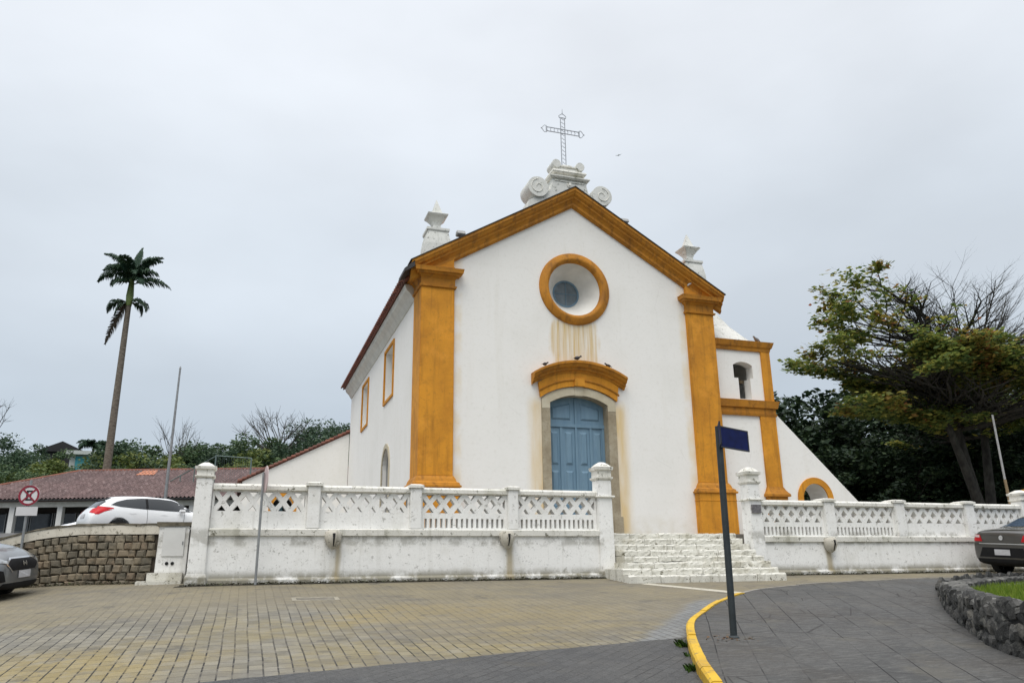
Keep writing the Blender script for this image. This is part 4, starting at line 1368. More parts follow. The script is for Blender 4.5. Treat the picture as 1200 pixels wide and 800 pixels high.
wall_strip(core, -.02, -.4, lambda s_: -.6, lambda s_: sw_top(s_) - .21)
wall_strip(band, .03, -.4, lambda s_: sw_top(s_) - .208, lambda s_: sw_top(s_) - .035)
wall_strip(tops, .045, -.42, lambda s_: sw_top(s_) - .033, lambda s_: sw_top(s_))
core.build('wall_core', MT['joint'], rw)
band.build('band', MT['band'], rw)
tops.build('wall_top', MT['band_top'], rw, jitter=.008)
rs = random.Random(5)
for row in range(8):
    s_ = .02 + rs.uniform(0, .1)
    rh = .142
    while s_ < SL - .3:
        w = rs.uniform(.12, .225)
        zt_ = sw_top(s_ + w / 2) - .22 - row * rh
        if zt_ - rh * .8 > -.45:
            p, d = poly_at(SWP, s_ + w / 2)
            nx, ny = d[1], -d[0]
            if ny > 0:
                nx, ny = -nx, -ny
            hw, hh = w / 2 - .007, rh / 2 - .006
            zc = zt_ - rh / 2
            cor = []
            for (a, b) in ((-1, -1), (1, -1), (1, 1), (-1, 1)):
                cor.append((a * hw + rs.uniform(-.018, .014), b * hh + rs.uniform(-.016, .012)))
            vs_ = []
            for o, sh in ((-.03, 1.0), (.012, 1.0), (.034 + rs.uniform(-.012, .018), .66)):
                for (a, b) in cor:
                    oo = o + rs.uniform(-.005, .005)
                    vs_.append((p[0] + d[0] * a * sh + nx * oo, p[1] + d[1] * a * sh + ny * oo, zc + b * sh))
            fs = []
            for l in range(2):
                for k in range(4):
                    k2 = (k + 1) % 4
                    fs.append((l * 4 + k, l * 4 + k2, l * 4 + 4 + k2, l * 4 + 4 + k))
            fs.append((8, 9, 10, 11)); fs.append((3, 2, 1, 0))
            stones.add(vs_, fs)
        s_ += w
stones.build('stone_face', MT['cut_stone'], rw)

# white meter cabinet between stone wall and left pillar
mc = thing('meter_cabinet', 'white masonry meter cabinet with two round holes beside the stone wall', 'meter cabinet', (-10.5, -4.2, 0))
MB().loft([(-.3, -10.76, -10.2, -4.25, -3.7), (1.07, -10.74, -10.2, -4.25, -3.7)]).build('body', MT['wall'], mc, bevel=.01)
MB().box(-10.79, -10.16, -4.29, -3.66, 1.07, 1.15).build('cap', MT['band_top'], mc, jitter=.01)
dr = MB().box(-10.66, -10.27, -4.272, -4.249, .50, 1.04).build('door', MT['column'], mc, bevel=.006)
MB().box(-10.31, -10.29, -4.285, -4.272, .72, .78).build('handle', MT['galv'], dr)
for x in (-10.55, -10.45):
    MB().lathe([(.032, .0), (.032, .02)], (x, -4.262, .37), 16, 'Y').build('vent_hole', MT['black_hole'], mc)
MB().box(-10.86, -10.24, -4.45, -4.252, -.3, .20).build('step', MT['steps'], mc, bevel=.012)
MB().box(-11.02, -10.24, -4.65, -4.452, -.3, .055).build('step', MT['steps'], mc, bevel=.012)

# ------------------------------------------------------------------ planter
def planter_top(x, y):
    return -.205 + .013 * (y + 14.7) + .05 * max(0, min(1, (x - 1.5) / 3))
pout = [(-1.2, -21.0), (-1.75, -18.6), (-2.05, -16.4), (-1.82, -14.72), (-1.07, -13.56), (.14, -12.12), (1.35, -10.85), (2.2, -10.02), (2.75, -9.5), (3.4, -9.22), (4.4, -8.75), (6.4, -8.15), (9.5, -7.95), (14, -8.0), (15, -10), (14, -15), (9, -20), (3, -22)]
po = [(p.x, p.y) for p in catmull([(a, b, 0) for a, b in pout + [pout[0]]], 6)][:-1]
npo = len(po)
def offset(poly, d):
    out = []
    for i in range(len(poly)):
        a = Vector((*poly[i - 1], 0)); b = Vector((*poly[(i + 1) % len(poly)], 0))
        t = (b - a).normalized()
        out.append((poly[i][0] + t.y * d, poly[i][1] - t.x * d))
    return out
pi_ = offset(po, .46)
po_in = offset(po, .05)
planter = thing('stone_planter', 'low curved planter wall of dark rubble stone on the sidewalk, lawn inside', 'planter', (2.0, -11, -.4))
mb = MB()
vs_, fs = [], []
for i in range(npo):
    x, y = po_in[i]; xi, yi = pi_[i]
    zt_ = planter_top(*po[i])
    vs_ += [(x, y, gz(x, y) - .1), (x, y, zt_ - .05), (xi, yi, zt_ - .05), (xi, yi, gz(x, y) - .1)]
for i in range(npo):
    j = (i + 1) % npo
    for k in range(3):
        fs.append((i * 4 + k, j * 4 + k, j * 4 + k + 1, i * 4 + k + 1))
mb.add(vs_, fs).build('wall_core', MT['mortar'], planter)
# cap of rough stones set in mortar
from mathutils import noise as mnoise
def cap_relief(x, y):
    d_, _p = mnoise.voronoi(Vector((x * 4.2, y * 4.2, .3)))
    return .038 * max(0.0, 1 - (d_[1] - d_[0]) / .22) + .02 * d_[0]
vs_, fs = [], []
NR = 10
dens = []
for i in range(npo):
    a = po[i]; b = po[(i + 1) % npo]; ai = pi_[i]; bi = pi_[(i + 1) % npo]
    L = math.hypot(b[0] - a[0], b[1] - a[1]); k_ = max(1, int(L / .045)) if (a[0] < 7 and a[1] > -18) else 2
    for k in range(k_):
        t = k / k_
        dens.append(((a[0] + (b[0] - a[0]) * t, a[1] + (b[1] - a[1]) * t), (ai[0] + (bi[0] - ai[0]) * t, ai[1] + (bi[1] - ai[1]) * t)))
rs = random.Random(9)
for o_p, i_p in dens:
    for q in range(NR + 2):
        if q == 0:
            t, dz_ = .03, -.06
        elif q == NR + 1:
            t, dz_ = 1.0, -.10
        else:
            t, dz_ = (q - 1) / (NR - 1) * .97 + .03, -.014 if q in (1, NR) else 0
        x = o_p[0] + (i_p[0] - o_p[0]) * t + rs.uniform(-.006, .006); y = o_p[1] + (i_p[1] - o_p[1]) * t + rs.uniform(-.006, .006)
        vs_.append((x, y, planter_top(*o_p) + dz_ + rs.uniform(-.006, .006) - cap_relief(x, y)))
nd = len(dens); w = NR + 2
for i in range(nd):
    j = (i + 1) % nd
    for q in range(w - 1):
        fs.append((i * w + q, j * w + q, j * w + q + 1, i * w + q + 1))
MB().add(vs_, fs).build('cap', MT['cap'], planter, smooth=True)
# rubble facing stones: irregular convex lumps
def lump(mb, c_, ux, uz, un, sx, sz, sn, rs):
    k = rs.randint(5, 7)
    a0 = rs.uniform(0, 6.28)
    base, mid, topv = [], [], []
    for i in range(k):
        a = a0 + 2 * math.pi * (i + rs.uniform(-.25, .25)) / k
        r = rs.uniform(.82, 1.1)
        px, pz = math.cos(a) * sx * r, math.sin(a) * sz * r
        base.append((px * 1.0, pz * 1.0, -.03)); mid.append((px * .96, pz * .96, sn * rs.uniform(.35, .6))); topv.append((px * .6, pz * .6, sn * rs.uniform(.8, 1.1)))
    pts = base + mid + topv + [(rs.uniform(-.2, .2) * sx, rs.uniform(-.2, .2) * sz, sn * 1.05)]
    vs_ = [c_ + ux * p[0] + uz * p[1] + un * p[2] for p in pts]
    fs = []
    for l in range(2):
        for i in range(k):
            j = (i + 1) % k
            fs.append((l * k + i, l * k + j, (l + 1) * k + j, (l + 1) * k + i))
    for i in range(k):
        fs.append((2 * k + i, 2 * k + (i + 1) % k, 3 * k))
    fs.append(tuple(range(k - 1, -1, -1)))
    mb.add(vs_, fs)
mb = MB()
rs = random.Random(21)
for i in range(npo):
    a = Vector((*po_in[i], 0)); b = Vector((*po_in[(i + 1) % npo], 0))
    if not (a.x < 7.5 and a.y > -19.5):
        continue
    d = b - a; L = d.length
    if L < .01:
        continue
    dn = d.normalized(); nrm = Vector((-dn.y, dn.x, 0))
    k = 0.0
    step_ = .12
    while k < L:
        p = a + dn * k
        zlo, zhi = gz(p.x, p.y) + .09, planter_top(p.x, p.y) + .0
        H = zhi - zlo
        if H > .05:
            nz_ = max(1, int(H / .15))
            for q in range(nz_):
                if rs.random() < .84:
                    zc = zlo + (q + .5 + rs.uniform(-.35, .35)) * H / nz_
                    sx, sz = rs.uniform(.09, .21), rs.uniform(.07, .14)
                    ang = rs.uniform(-.5, .5)
                    ux = (dn * math.cos(ang) + Vector((0, 0, math.sin(ang)))); uz = (Vector((0, 0, math.cos(ang))) - dn * math.sin(ang))
                    lump(mb, p + nrm * .0 + Vector((0, 0, zc)), ux, uz, nrm, sx, sz, rs.uniform(.04, .07), rs)
        k += step_
mb.build('rubble_facing', MT['rubble'], planter)
lv = offset(po, .45)
tr = tessellate_polygon([[Vector((x, y, 0)) for x, y in lv]])
MB().add([(x, y, planter_top(*po[i]) - .17) for i, (x, y) in enumerate(lv)], [tuple(t) for t in tr]).build('soil', MT['soil'], planter)

def in_poly(x, y, poly):
    c_ = False
    n_ = len(poly)
    for i in range(n_):
        x1, y1 = poly[i]; x2, y2 = poly[i - 1]
        if (y1 > y) != (y2 > y) and x < (x2 - x1) * (y - y1) / (y2 - y1) + x1:
            c_ = not c_
    return c_
gin = offset(po, .47)
V_, F_ = [], []
rs = random.Random(3)
cnt = 0
while cnt < 42000:
    x, y = rs.uniform(-1.8, 9), rs.uniform(-17.5, -8)
    if not in_poly(x, y, gin):
        continue
    cnt += 1
    z = planter_top(x, y) - .17
    a = rs.uniform(0, 6.28); h = rs.uniform(.06, .13); w = rs.uniform(.006, .012)
    lx, ly = rs.uniform(-.04, .04), rs.uniform(-.04, .04)
    o = len(V_)
    V_ += [(x - math.cos(a) * w, y - math.sin(a) * w, z), (x + math.cos(a) * w, y + math.sin(a) * w, z), (x + lx, y + ly, z + h)]
    F_.append((o, o + 1, o + 2))
gr = np_mesh('grass', np.array(V_), np.array(F_), MT['grass']); kind(gr, 'stuff')
tag(gr, 'bright green lawn growing inside the rubble stone planter', 'grass')

# ------------------------------------------------------------------ foliage tools
def cards(centres, sizes, flat=0.0, asp=.55, rng=RNG, up_bias=0.3):
    """one folded leaf card (4 vertices) per centre"""
    n_ = len(centres)
    th = rng.uniform(0, 2 * np.pi, n_)
    d = np.stack([np.cos(th), np.sin(th), rng.uniform(-.7, .5, n_) * (1 - flat)], 1)
    d /= np.linalg.norm(d, axis=1)[:, None]
    nrm = rng.normal(0, 1, (n_, 3)); nrm[:, 2] = np.abs(nrm[:, 2]) + up_bias + flat * 2
    s_ = np.cross(d, nrm); s_ /= (np.linalg.norm(s_, axis=1)[:, None] + 1e-9)
    L = sizes[:, None]
    a = centres - d * L * .5
    b = centres + d * L * .5
    m_ = centres + d * L * .08
    v_ = np.empty((n_, 4, 3))
    v_[:, 0] = a; v_[:, 1] = m_ + s_ * L * asp * .5; v_[:, 2] = b; v_[:, 3] = m_ - s_ * L * asp * .5
    return v_.reshape(-1, 3), np.arange(n_ * 4).reshape(-1, 4)

def make_tree(name, label, cat, group, H, Wd, trunk_h, nclump, per, leaf, mat, barkm, seed, crown_lo=.3, shape='round', bare=False, clump_r=.13, trunk_r=None):
    rng = np.random.default_rng(seed); rs = random.Random(seed)
    t = thing(name, label, cat, (0, 0, 0), group, local=True)
    cen = []
    zc = H * (crown_lo + 1) / 2; hz = H * (1 - crown_lo) / 2
    while len(cen) < nclump:
        p = rng.normal(0, 1, 3); p /= np.linalg.norm(p)
        r = rng.uniform(.25, 1) ** .45
        if shape == 'flat':
            q = np.array([p[0] * r * Wd / 2, p[1] * r * Wd / 2, zc + abs(p[2]) * r * hz * .8 - hz * .1 - (p[0] ** 2 + p[1] ** 2) * hz * .5])
        elif shape == 'tall':
            k = 1 - .45 * abs(p[2])
            q = np.array([p[0] * r * Wd / 2 * k, p[1] * r * Wd / 2 * k, zc + p[2] * r * hz])
        else:
            q = np.array([p[0] * r * Wd / 2, p[1] * r * Wd / 2, zc + p[2] * r * hz])
        q[:2] *= 1 + .22 * math.sin(3 * math.atan2(p[1], p[0]) + seed)
        q[2] += rng.normal(0, .04 * H)
        cen.append(q)
    cen = np.array(cen)
    wood = MB()
    tr_ = trunk_r or H * .018
    top = Vector((rs.uniform(-.05, .05) * H, rs.uniform(-.05, .05) * H, trunk_h))
    wood.tube([(0, 0, -.6), (top.x * .3, top.y * .3, trunk_h * .5), top], [tr_ * 1.35, tr_, tr_ * .8], 8)
    nl = len(cen) if bare else min(len(cen), 14)
    for q in cen[:nl]:
        mid = top.lerp(Vector(q), .5) + Vector((rs.uniform(-.06, .06) * H, rs.uniform(-.06, .06) * H, -.03 * H))
        wood.tube([top - Vector((0, 0, trunk_h * .08)), mid, Vector(q)], [tr_ * .5, tr_ * .28, tr_ * .08], 5, False)
        if bare:
            for _ in range(7):
                e = Vector(q) + Vector((rs.uniform(-1, 1), rs.uniform(-1, 1), rs.uniform(-.1, 1))) * H * .13
                k = mid.lerp(Vector(q), rs.uniform(.3, 1))
                wood.tube([k, k.lerp(e, .5) + Vector((0, 0, -.01 * H)), e], [tr_ * .12, tr_ * .08, tr_ * .035], 4, False)
    wood.build('trunk', barkm, t, smooth=True)
    if not bare:
        pts, sz = [], []
        for q in cen:
            r = clump_r * H * rng.uniform(.6, 1.25)
            g_ = rng.normal(0, 1, (per, 3)); g_ /= np.linalg.norm(g_, axis=1)[:, None]
            g_ *= (rng.uniform(.15, 1, per) ** .5)[:, None] * r
            g_[:, 2] *= .62
            pts.append(q + g_); sz.append(rng.uniform(.6, 1.3, per) * leaf)
        pts = np.concatenate(pts); sz = np.concatenate(sz)
        v_, f_ = cards(pts, sz, rng=rng)
        np_mesh('crown', v_, f_, mat, t)
    return t

def pixel_ground(x, y):
    return hill(x, y)

# ------------------------------------------------------------------ wooded hill on the left
HG = 'trees on the wooded hill behind'
LG = 'leafy tree among the wooded hill behind the tiled restaurant roof'
protos = []
protos.append(make_tree('hill_tree', LG, 'tree', HG, 9, 8.5, 3, 50, 190, .28, MT['leaf_mid'], MT['bark'], 1, .25))
protos.append(make_tree('hill_tree', LG, 'tree', HG, 10, 7, 4, 44, 190, .27, MT['leaf_deep'], MT['bark_dark'], 2, .25, 'tall'))
protos.append(make_tree('hill_tree', LG, 'tree', HG, 8, 9.5, 3, 50, 190, .28, MT['leaf_pale'], MT['bark'], 3, .2))
protos.append(make_tree('hill_tree', LG, 'tree', HG, 10, 10, 5, 40, 170, .26, MT['leaf_deep'], MT['bark'], 4, .45, 'flat'))
protos.append(make_tree('hill_tree', LG, 'tree', HG, 11, 5.5, 5, 24, 110, .25, MT['leaf_mid'], MT['bark'], 5, .3, 'tall', clump_r=.085))
def cam_pt(px, depth):
    """ground-plan point seen in column px of the 1200 px photograph at a given depth: used to lay the wood out in plan"""
    d = rt * ((px - 600) / 911.34) - bk
    d = Vector((d.x, d.y, 0))
    f = Vector((-bk.x, -bk.y, 0))
    k = depth / (d.dot(f.normalized()))
    return CAM.x + d.x * k, CAM.y + d.y * k
used = set()
def put(pi, x, y, z, rz, sc):
    if pi not in used:
        o = protos[pi]; used.add(pi)
        o.location = (x, y, z); o.rotation_euler = (0, 0, rz); o.scale = (sc, sc, sc)
        return o
    return copy_thing(protos[pi], (x, y, z), rz, sc)
rs = random.Random(17)
# (column, depth, crown-top row, prototype)
rows = [(-25, 84, 500, 1), (8, 88, 505, 3), (-5, 72, 520, 0), (25, 70, 516, 1), (45, 66, 527, 2), (58, 70, 531, 2), (80, 68, 549, 2), (20, 62, 535, 0), (-20, 64, 530, 2), (98, 64, 545, 0), (115, 62, 548, 2),
        (140, 74, 509, 1), (152, 72, 505, 1), (166, 78, 514, 0), (178, 76, 520, 2), (192, 74, 524, 2), (205, 86, 520, 0), (216, 92, 528, 1), (228, 84, 513, 1), (240, 82, 514, 0), (252, 80, 520, 1),
        (262, 84, 515, 0), (277, 86, 500, 4), (290, 80, 516, 1), (302, 84, 508, 0), (312, 82, 507, 0), (325, 86, 512, 1), (336, 80, 520, 2), (350, 84, 519, 0), (362, 80, 512, 3), (376, 84, 493, 3), (392, 86, 490, 3),
        (404, 84, 492, 3), (418, 88, 496, 1), (300, 62, 538, 2), (318, 64, 534, 2), (335, 62, 530, 2), (350, 66, 528, 0), (366, 64, 524, 1), (282, 62, 544, 0), (262, 60, 545, 1), (240, 62, 548, 0), (220, 64, 542, 0), (200, 60, 545, 1), (176, 62, 546, 2), (155, 60, 540, 1), (384, 62, 516, 0), (400, 64, 512, 1), (440, 90, 500, 0), (470, 90, 505, 1), (60, 92, 524, 0), (-60, 80, 500, 1), (-90, 82, 498, 0)]
HT = [10.0, 11.4, 9.0, 10.4, 12]
for px, dp, row, pi in rows:
    x, y = cam_pt(px + 12, dp)
    # top height from the row, base on the hillside
    hor = 667 + .0127 * (600 - px)
    zt_ = .17 + (hor - row) / 911.34 * dp * 1.02
    zb = hill(x, y) - .5
    sc = max(.55, min(1.7, (zt_ - zb) / (HT[pi] * 1.0)))
    put(pi, x, y, zt_ - HT[pi] * sc, rs.uniform(0, 6.28), sc)
x, y = cam_pt(341, 82)
bt = make_tree('bare_tree', 'leafless grey tree with fan-shaped crown above the wooded hill', 'tree', None, 9, 9.5, 3.2, 26, 0, .3, None, MT['bark'], 31, .5, 'flat', bare=True, trunk_r=.2)
bt.location = (x, y, 9.0)
x, y = cam_pt(222, 80)
bt = make_tree('bare_tree', 'thin leafless tree behind the flagpole, low over the roof', 'tree', None, 7, 6, 2.5, 20, 0, .3, None, MT['bark'], 33, .4, 'round', bare=True, trunk_r=.12)
bt.location = (x, y, 8.2)
x, y = cam_pt(4, 86)
bt = make_tree('bare_tree', 'sparse bare tree sticking up at the far left of the hill', 'tree', None, 8, 5, 4, 16, 0, .3, None, MT['bark_dark'], 35, .55, 'round', bare=True, trunk_r=.16)
bt.location = (x, y, 11.5)

# undergrowth between the trees
V_ = []
rng = np.random.default_rng(40)
pts = []
for i in range(26000):
    px = rng.uniform(-90, 480); dp = rng.uniform(52, 100)
    x, y = cam_pt(px, dp)
    pts.append((x, y, hill(x, y) + abs(rng.normal(0, .8)) - .5))
v_, f_ = cards(np.array(pts), rng.uniform(.3, .6, len(pts)), rng=rng, asp=.7)
ug = np_mesh('undergrowth', v_, f_, MT['leaf_deep']); kind(ug, 'stuff'); tag(ug, 'dark green undergrowth covering the hill under the trees', 'undergrowth')

# ------------------------------------------------------------------ palms
def frond(mb_leaf, mb_rib, base, az, el, L, droop, leaf_l, nleaf=34, rs=random, hang=.45):
    pts = []
    p = Vector(base); e = el
    d = Vector((math.cos(az), math.sin(az), 0))
    n_ = 14
    for i in range(n_ + 1):
        pts.append(p.copy())
        p = p + (d * math.cos(e) + Vector((0, 0, math.sin(e)))) * (L / n_)
        e -= droop / n_ * (0.5 + 1.2 * i / n_)
    mb_rib.tube(pts, [.05 * (1 - .85 * i / n_) for i in range(n_ + 1)], 5)
    side = Vector((-math.sin(az), math.cos(az), 0))
    for i in range(nleaf):
        t = .12 + .87 * i / (nleaf - 1)
        k = min(n_ - 1, int(t * n_)); fr_ = t * n_ - k
        q = pts[k].lerp(pts[k + 1], fr_)
        tan = (pts[k + 1] - pts[k]).normalized()
        ll = leaf_l * (math.sin(math.pi * min(1, .15 + t * .9)) * .8 + .25)
        for s_ in (-1, 1):
            out = (side * s_ * rs.uniform(.55, .95) + tan * .55 + Vector((0, 0, rs.uniform(-.2, .35)))).normalized()
            tip = q + out * ll * .6
            tip2 = tip + (out * .45 + Vector((0, 0, -hang * 1.4))).normalized() * ll * .5
            w = tan * .055
            o = len(mb_leaf.v)
            mb_leaf.v += [tuple(q - w), tuple(q + w), tuple(tip + w * .8), tuple(tip - w * .8), tuple(tip2)]
            mb_leaf.f += [(o, o + 1, o + 2, o + 3), (o + 3, o + 2, o + 4)]

def palm(name, label, x, y, z0, ztop, r0, fr, dead, leaf_l, cs_len=1.9, lean=(0, 0)):
    t = thing(name, label, 'palm tree', (x, y, z0))
    H = ztop - z0
    pr = [(0, 1.5), (.04, 1.25), (.25, 1.15), (.45, 1.05), (.65, .95), (.85, .85), (1, .75)]
    MB().tube([(x + lean[0] * k, y + lean[1] * k, z0 + H * k) for k, _ in pr], [r0 * q for _, q in pr], 14).build('trunk', MT['palm_bark'], t, smooth=True)
    tx, ty = x + lean[0], y + lean[1]
    MB().tube([(tx, ty, ztop - .1), (tx, ty, ztop + cs_len * .3), (tx, ty, ztop + cs_len)], [r0 * .85, r0 * 1.1, r0 * .6], 12).build('crownshaft', MT['crownshaft'], t, smooth=True)
    rs = random.Random(4)
    for az, el, L, dr_, zo in fr:
        lf, rb = MB(), MB()
        frond(lf, rb, (tx, ty, ztop + zo), R(az), R(el), L, R(dr_), leaf_l, 58, rs)
        f_ = lf.build('frond', MT['palm_leaf'], t)
        rb.build('rib', MT['palm_leaf'], f_)
    for az, el, L, dr_, zo in dead:
        lf, rb = MB(), MB()
        frond(lf, rb, (tx, ty, ztop + zo), R(az), R(el), L, R(dr_), leaf_l * .9, 44, rs, .6)
        f_ = lf.build('dead_frond', MT['palm_leaf'] if el > -40 else MT['palm_dead'], t)
        rb.build('rib', MT['palm_dead'], f_)
    return t
# camera-right at the palm is about -18 degrees from +X
A0 = -18
palm('royal_palm', 'tall slender royal palm rising above the tiled restaurant roof', -18.35, 38.2, 1.2, 18.9, .235,
     [(A0 + 180, 56, 2.6, 100, 2.0), (A0 + 176, 36, 2.9, 95, 1.9), (A0 + 200, 66, 2.7, 70, 2.1), (A0, 64, 2.7, 70, 2.1), (A0 - 8, 42, 2.3, 95, 1.9), (A0 + 30, 68, 2.6, 70, 2.1), (A0 + 3, 22, 3.0, 70, 1.5), (A0 - 40, 25, 2.0, 110, 1.7), (A0 + 90, 64, 2.6, 80, 2.1), (A0 - 90, 62, 2.5, 90, 2.0), (A0 + 130, 52, 2.3, 105, 1.9), (A0 - 130, 50, 2.3, 110, 1.9), (A0 + 60, 85, 2.4, 16, 2.2), (A0 - 60, 50, 1.9, 120, 1.8), (A0 + 230, 24, 1.7, 120, 1.6)],
     [(A0 + 185, 10, 1.9, 105, .2), (A0 - 5, 16, 1.9, 120, .2), (A0 + 30, 0, 1.5, 120, .15), (A0 + 172, -60, 3.7, 18, .5), (A0 + 210, -20, 1.5, 100, .1)], .78, 2.2)
x, y = cam_pt(127, 92)
palm('small_palm', 'small feathery palm beside the pale house on the hill', x, y, 11.5, 14.4, .14, [(k * 36 + 10, 30 + 20 * (k % 2), 2.1, 90, .3) for k in range(10)], [], .8, .4)

# ------------------------------------------------------------------ far houses
x, y = cam_pt(119, 104)
hs = thing('hill_house', 'pale house with a teal wall seen between trees on the hill', 'house', (x, y, 13.5))
bx, by = x, y
MB().box(bx - 1.8, bx + 1.9, by, by + 6, 11.0, 15.6).build('wall', MT['house_white'], hs)
MB().box(bx - 1.1, bx + 1.75, by - .12, by - .003, 13.0, 15.4).build('teal_panel', MT['teal'], hs)
MB().box(bx - .2, bx + 1.3, by - .2, by - .125, 13.7, 14.2).build('window', MT['glass_dark'], hs)
MB().box(bx - 2.2, bx + 2.2, by - .8, by + 6.4, 15.6, 16.1).build('roof', MT['house_white'], hs)
x, y = cam_pt(92, 112)
hs = thing('hill_house', 'dark gable-roofed house peeking over the hill trees', 'house', (x, y, 13.0))
MB().box(x - 2.4, x + 2.4, y, y + 6, 11, 17.5).build('wall', MT['dark_roof'], hs)
MB().add([(x - 3.3, y - .4, 17.3), (x + 3.3, y - .4, 17.3), (x, y - .4, 18.8), (x - 3.3, y + 6.4, 17.3), (x + 3.3, y + 6.4, 17.3), (x, y + 6.4, 18.8)], [(0, 1, 2), (5, 4, 3), (0, 2, 5, 3), (1, 4, 5, 2), (0, 3, 4, 1)]).build('roof', MT['dark_roof'], hs)

# ------------------------------------------------------------------ restaurant with hipped tiled roof
def rest():
    ax = Vector((.948, -.318, 0)).normalized(); ay = Vector((.318, .948, 0)).normalized()
    O = Vector((-21.8, 28.2, 0))
    t = thing('restaurant', 'long low building with hipped clay-tile roof and white columns behind the parking', 'building', (O.x, O.y, 1.3))
    def W(u, v_, z):
        p = O + ax * u + ay * v_
        return (p.x, p.y, z)
    u0, u1, depth = -4.2, 24, 11
    ze, zr = 4.18, 6.28
    run = 5.5
    # corrugated roof plane facing the camera
    def roof_face(fn, ulen, slope_n, name):
        pass
    NU, NV = 560, 15
    vs_, fs, uv = [], [], []
    slope_l = math.hypot(run, zr - ze)
    for j in range(NV * 2 + 1):
        row = j // 2; late = j % 2
        tv = (row + late) / NV if j < NV * 2 else 1.0
        v_ = run * tv
        zz = ze + (zr - ze) * tv + (.0 if late == 0 else .035)
        a = u0 + v_ * 0.95; b = u1 - v_ * .95
        for i in range(NU + 1):
            u = u0 + (u1 - u0) * i / NU
            uc = min(max(u, a), b)
            w = .045 * math.sin(uc / .22 * 2 * math.pi)
            vs_.append(W(uc, v_ - .004 * j, zz + w)); uv.append((uc, tv * slope_l))
    for j in range(NV * 2):
        for i in range(NU):
            q = j * (NU + 1) + i
            fs.append((q, q + 1, q + NU + 2, q + NU + 1))
    me = bpy.data.meshes.new('roof')
    off = Vector(t['_o'])
    me.from_pydata([(p[0] - off.x, p[1] - off.y, p[2] - off.z) for p in vs_], [], fs)
    ul = me.uv_layers.new(name='UVMap')
    li = np.empty(len(me.loops), dtype=np.int32); me.loops.foreach_get('vertex_index', li)
    ul.data.foreach_set('uv', np.array(uv, dtype=np.float32)[li].ravel())
    me.materials.append(MT['roof_tiles'])
    rf = link('roof', me, t)
    # the other three slopes, plain
    a, b = u0 + run * .95, u1 - run * .95
    MB().add([W(u0, 0, ze), W(a, run, zr), W(b, run, zr), W(u1, 0, ze), W(u0, depth, ze), W(u1, depth, ze)], [(0, 1, 4), (3, 5, 2), (1, 2, 5, 4)]).build('rear_slope', MT['tile'], rf)
    rd = MB().tube([W(a, run, zr + .03), W(b, run, zr + .03)], .11, 8)
    rd.tube([W(u0, 0, ze + .03), W(a, run, zr + .03)], .10, 8); rd.tube([W(u1, 0, ze + .03), W(b, run, zr + .03)], .10, 8)
    rd.build('ridge_tiles', MT['tile'], rf)
    # newer orange patch of tiles
    pu, pv = 6.0, run * .80
    tv0, tv1 = .78, .97
    MB().add([W(5.1, run * tv0, ze + (zr - ze) * tv0 + .085), W(6.2, run * tv0, ze + (zr - ze) * tv0 + .085), W(6.0, run * tv1, ze + (zr - ze) * tv1 + .085), W(5.1, run * tv1, ze + (zr - ze) * tv1 + .085)], [(0, 1, 2, 3)]).build('new_tiles', simple('new_orange_tiles', (.46, .17, .085), .85, 0, .25, 7), rf)
    def bx(a, b, c_, d, z0, z1):
        m_ = MB(); vs2 = [W(a, c_, z0), W(b, c_, z0), W(b, d, z0), W(a, d, z0), W(a, c_, z1), W(b, c_, z1), W(b, d, z1), W(a, d, z1)]
        return m_.add(vs2, [(3, 2, 1, 0), (4, 5, 6, 7), (0, 1, 5, 4), (1, 2, 6, 5), (2, 3, 7, 6), (3, 0, 4, 7)])
    bx(u0 + .1, u1 - .1, .05, .12, ze - .12, ze - .02).build('gutter', MT['dark_gutter'], t)
    bx(u0 + .3, u1 - .3, .5, .75, ze - .42, ze - .13).build('beam', MT['soffit'], t)
    for u in (-3.3, .45, 3.05, 6.6, 10.2, 13.8, 17.4, 21):
        bx(u - .14, u + .14, .48, .76, 1.0, ze - .42).build('column', MT['column'], t)
    bx(u0 + .3, u1 - .3, 2.6, 2.8, 1.0, ze).build('wall', MT['dim_interior'], t)
    k = 0
    u = u0 + .6
    while u < u1 - 1.5:
        w = bx(u, u + 1.15, 2.52, 2.595, 1.4, 3.55).build('window', MT['glass_dark'], t)
        m_ = bx(u - .05, u, 2.5, 2.59, 1.35, 3.6); m_2 = bx(u + 1.15, u + 1.2, 2.5, 2.59, 1.35, 3.6); m_3 = bx(u + .001, u + 1.149, 2.5, 2.518, 2.55, 2.6)
        m_.add(m_2.v, m_2.f); m_.add(m_3.v, m_3.f)
        m_.build('frame', MT['galv'], w)
        u += 1.32
    return t
rest()

# ------------------------------------------------------------------ metal court frame behind the pillar
x0, y0 = cam_pt(266, 45); x1, y1 = cam_pt(306, 45); x2, y2 = cam_pt(216, 45.5)
cf = thing('court_frame', 'tall grey-green metal court frame with mesh behind the left pillar', 'fence frame', (x0, y0, 1.3))
mb = MB()
mb.tube([(x0, y0, .8), (x0, y0, 6.75)], .045, 8); mb.tube([(x1, y1, .8), (x1, y1, 6.55)], .045, 8)
mb.tube([(x0, y0, 6.72), (x1, y1, 6.55)], .03, 8)
mb.tube([(x0, y0, 6.7), (x2, y2, 5.3)], .03, 8)
for k in (.45, .75):
    a = Vector((x0, y0, 6.7)).lerp(Vector((x2, y2, 5.3)), k)
    mb.tube([a, (a.x, a.y, .8)], .03, 6)
mb.build('frame', MT['green_post'], cf)
mb = MB()
a, b = Vector((x0, y0, 0)), Vector((x1, y1, 0))
for k in range(1, 16):
    p = a.lerp(b, k / 16)
    mb.tube([(p.x, p.y, 1), (p.x, p.y, 6.6)], .004, 3, False)
mb.build('wire_mesh', MT['green_post'], cf)

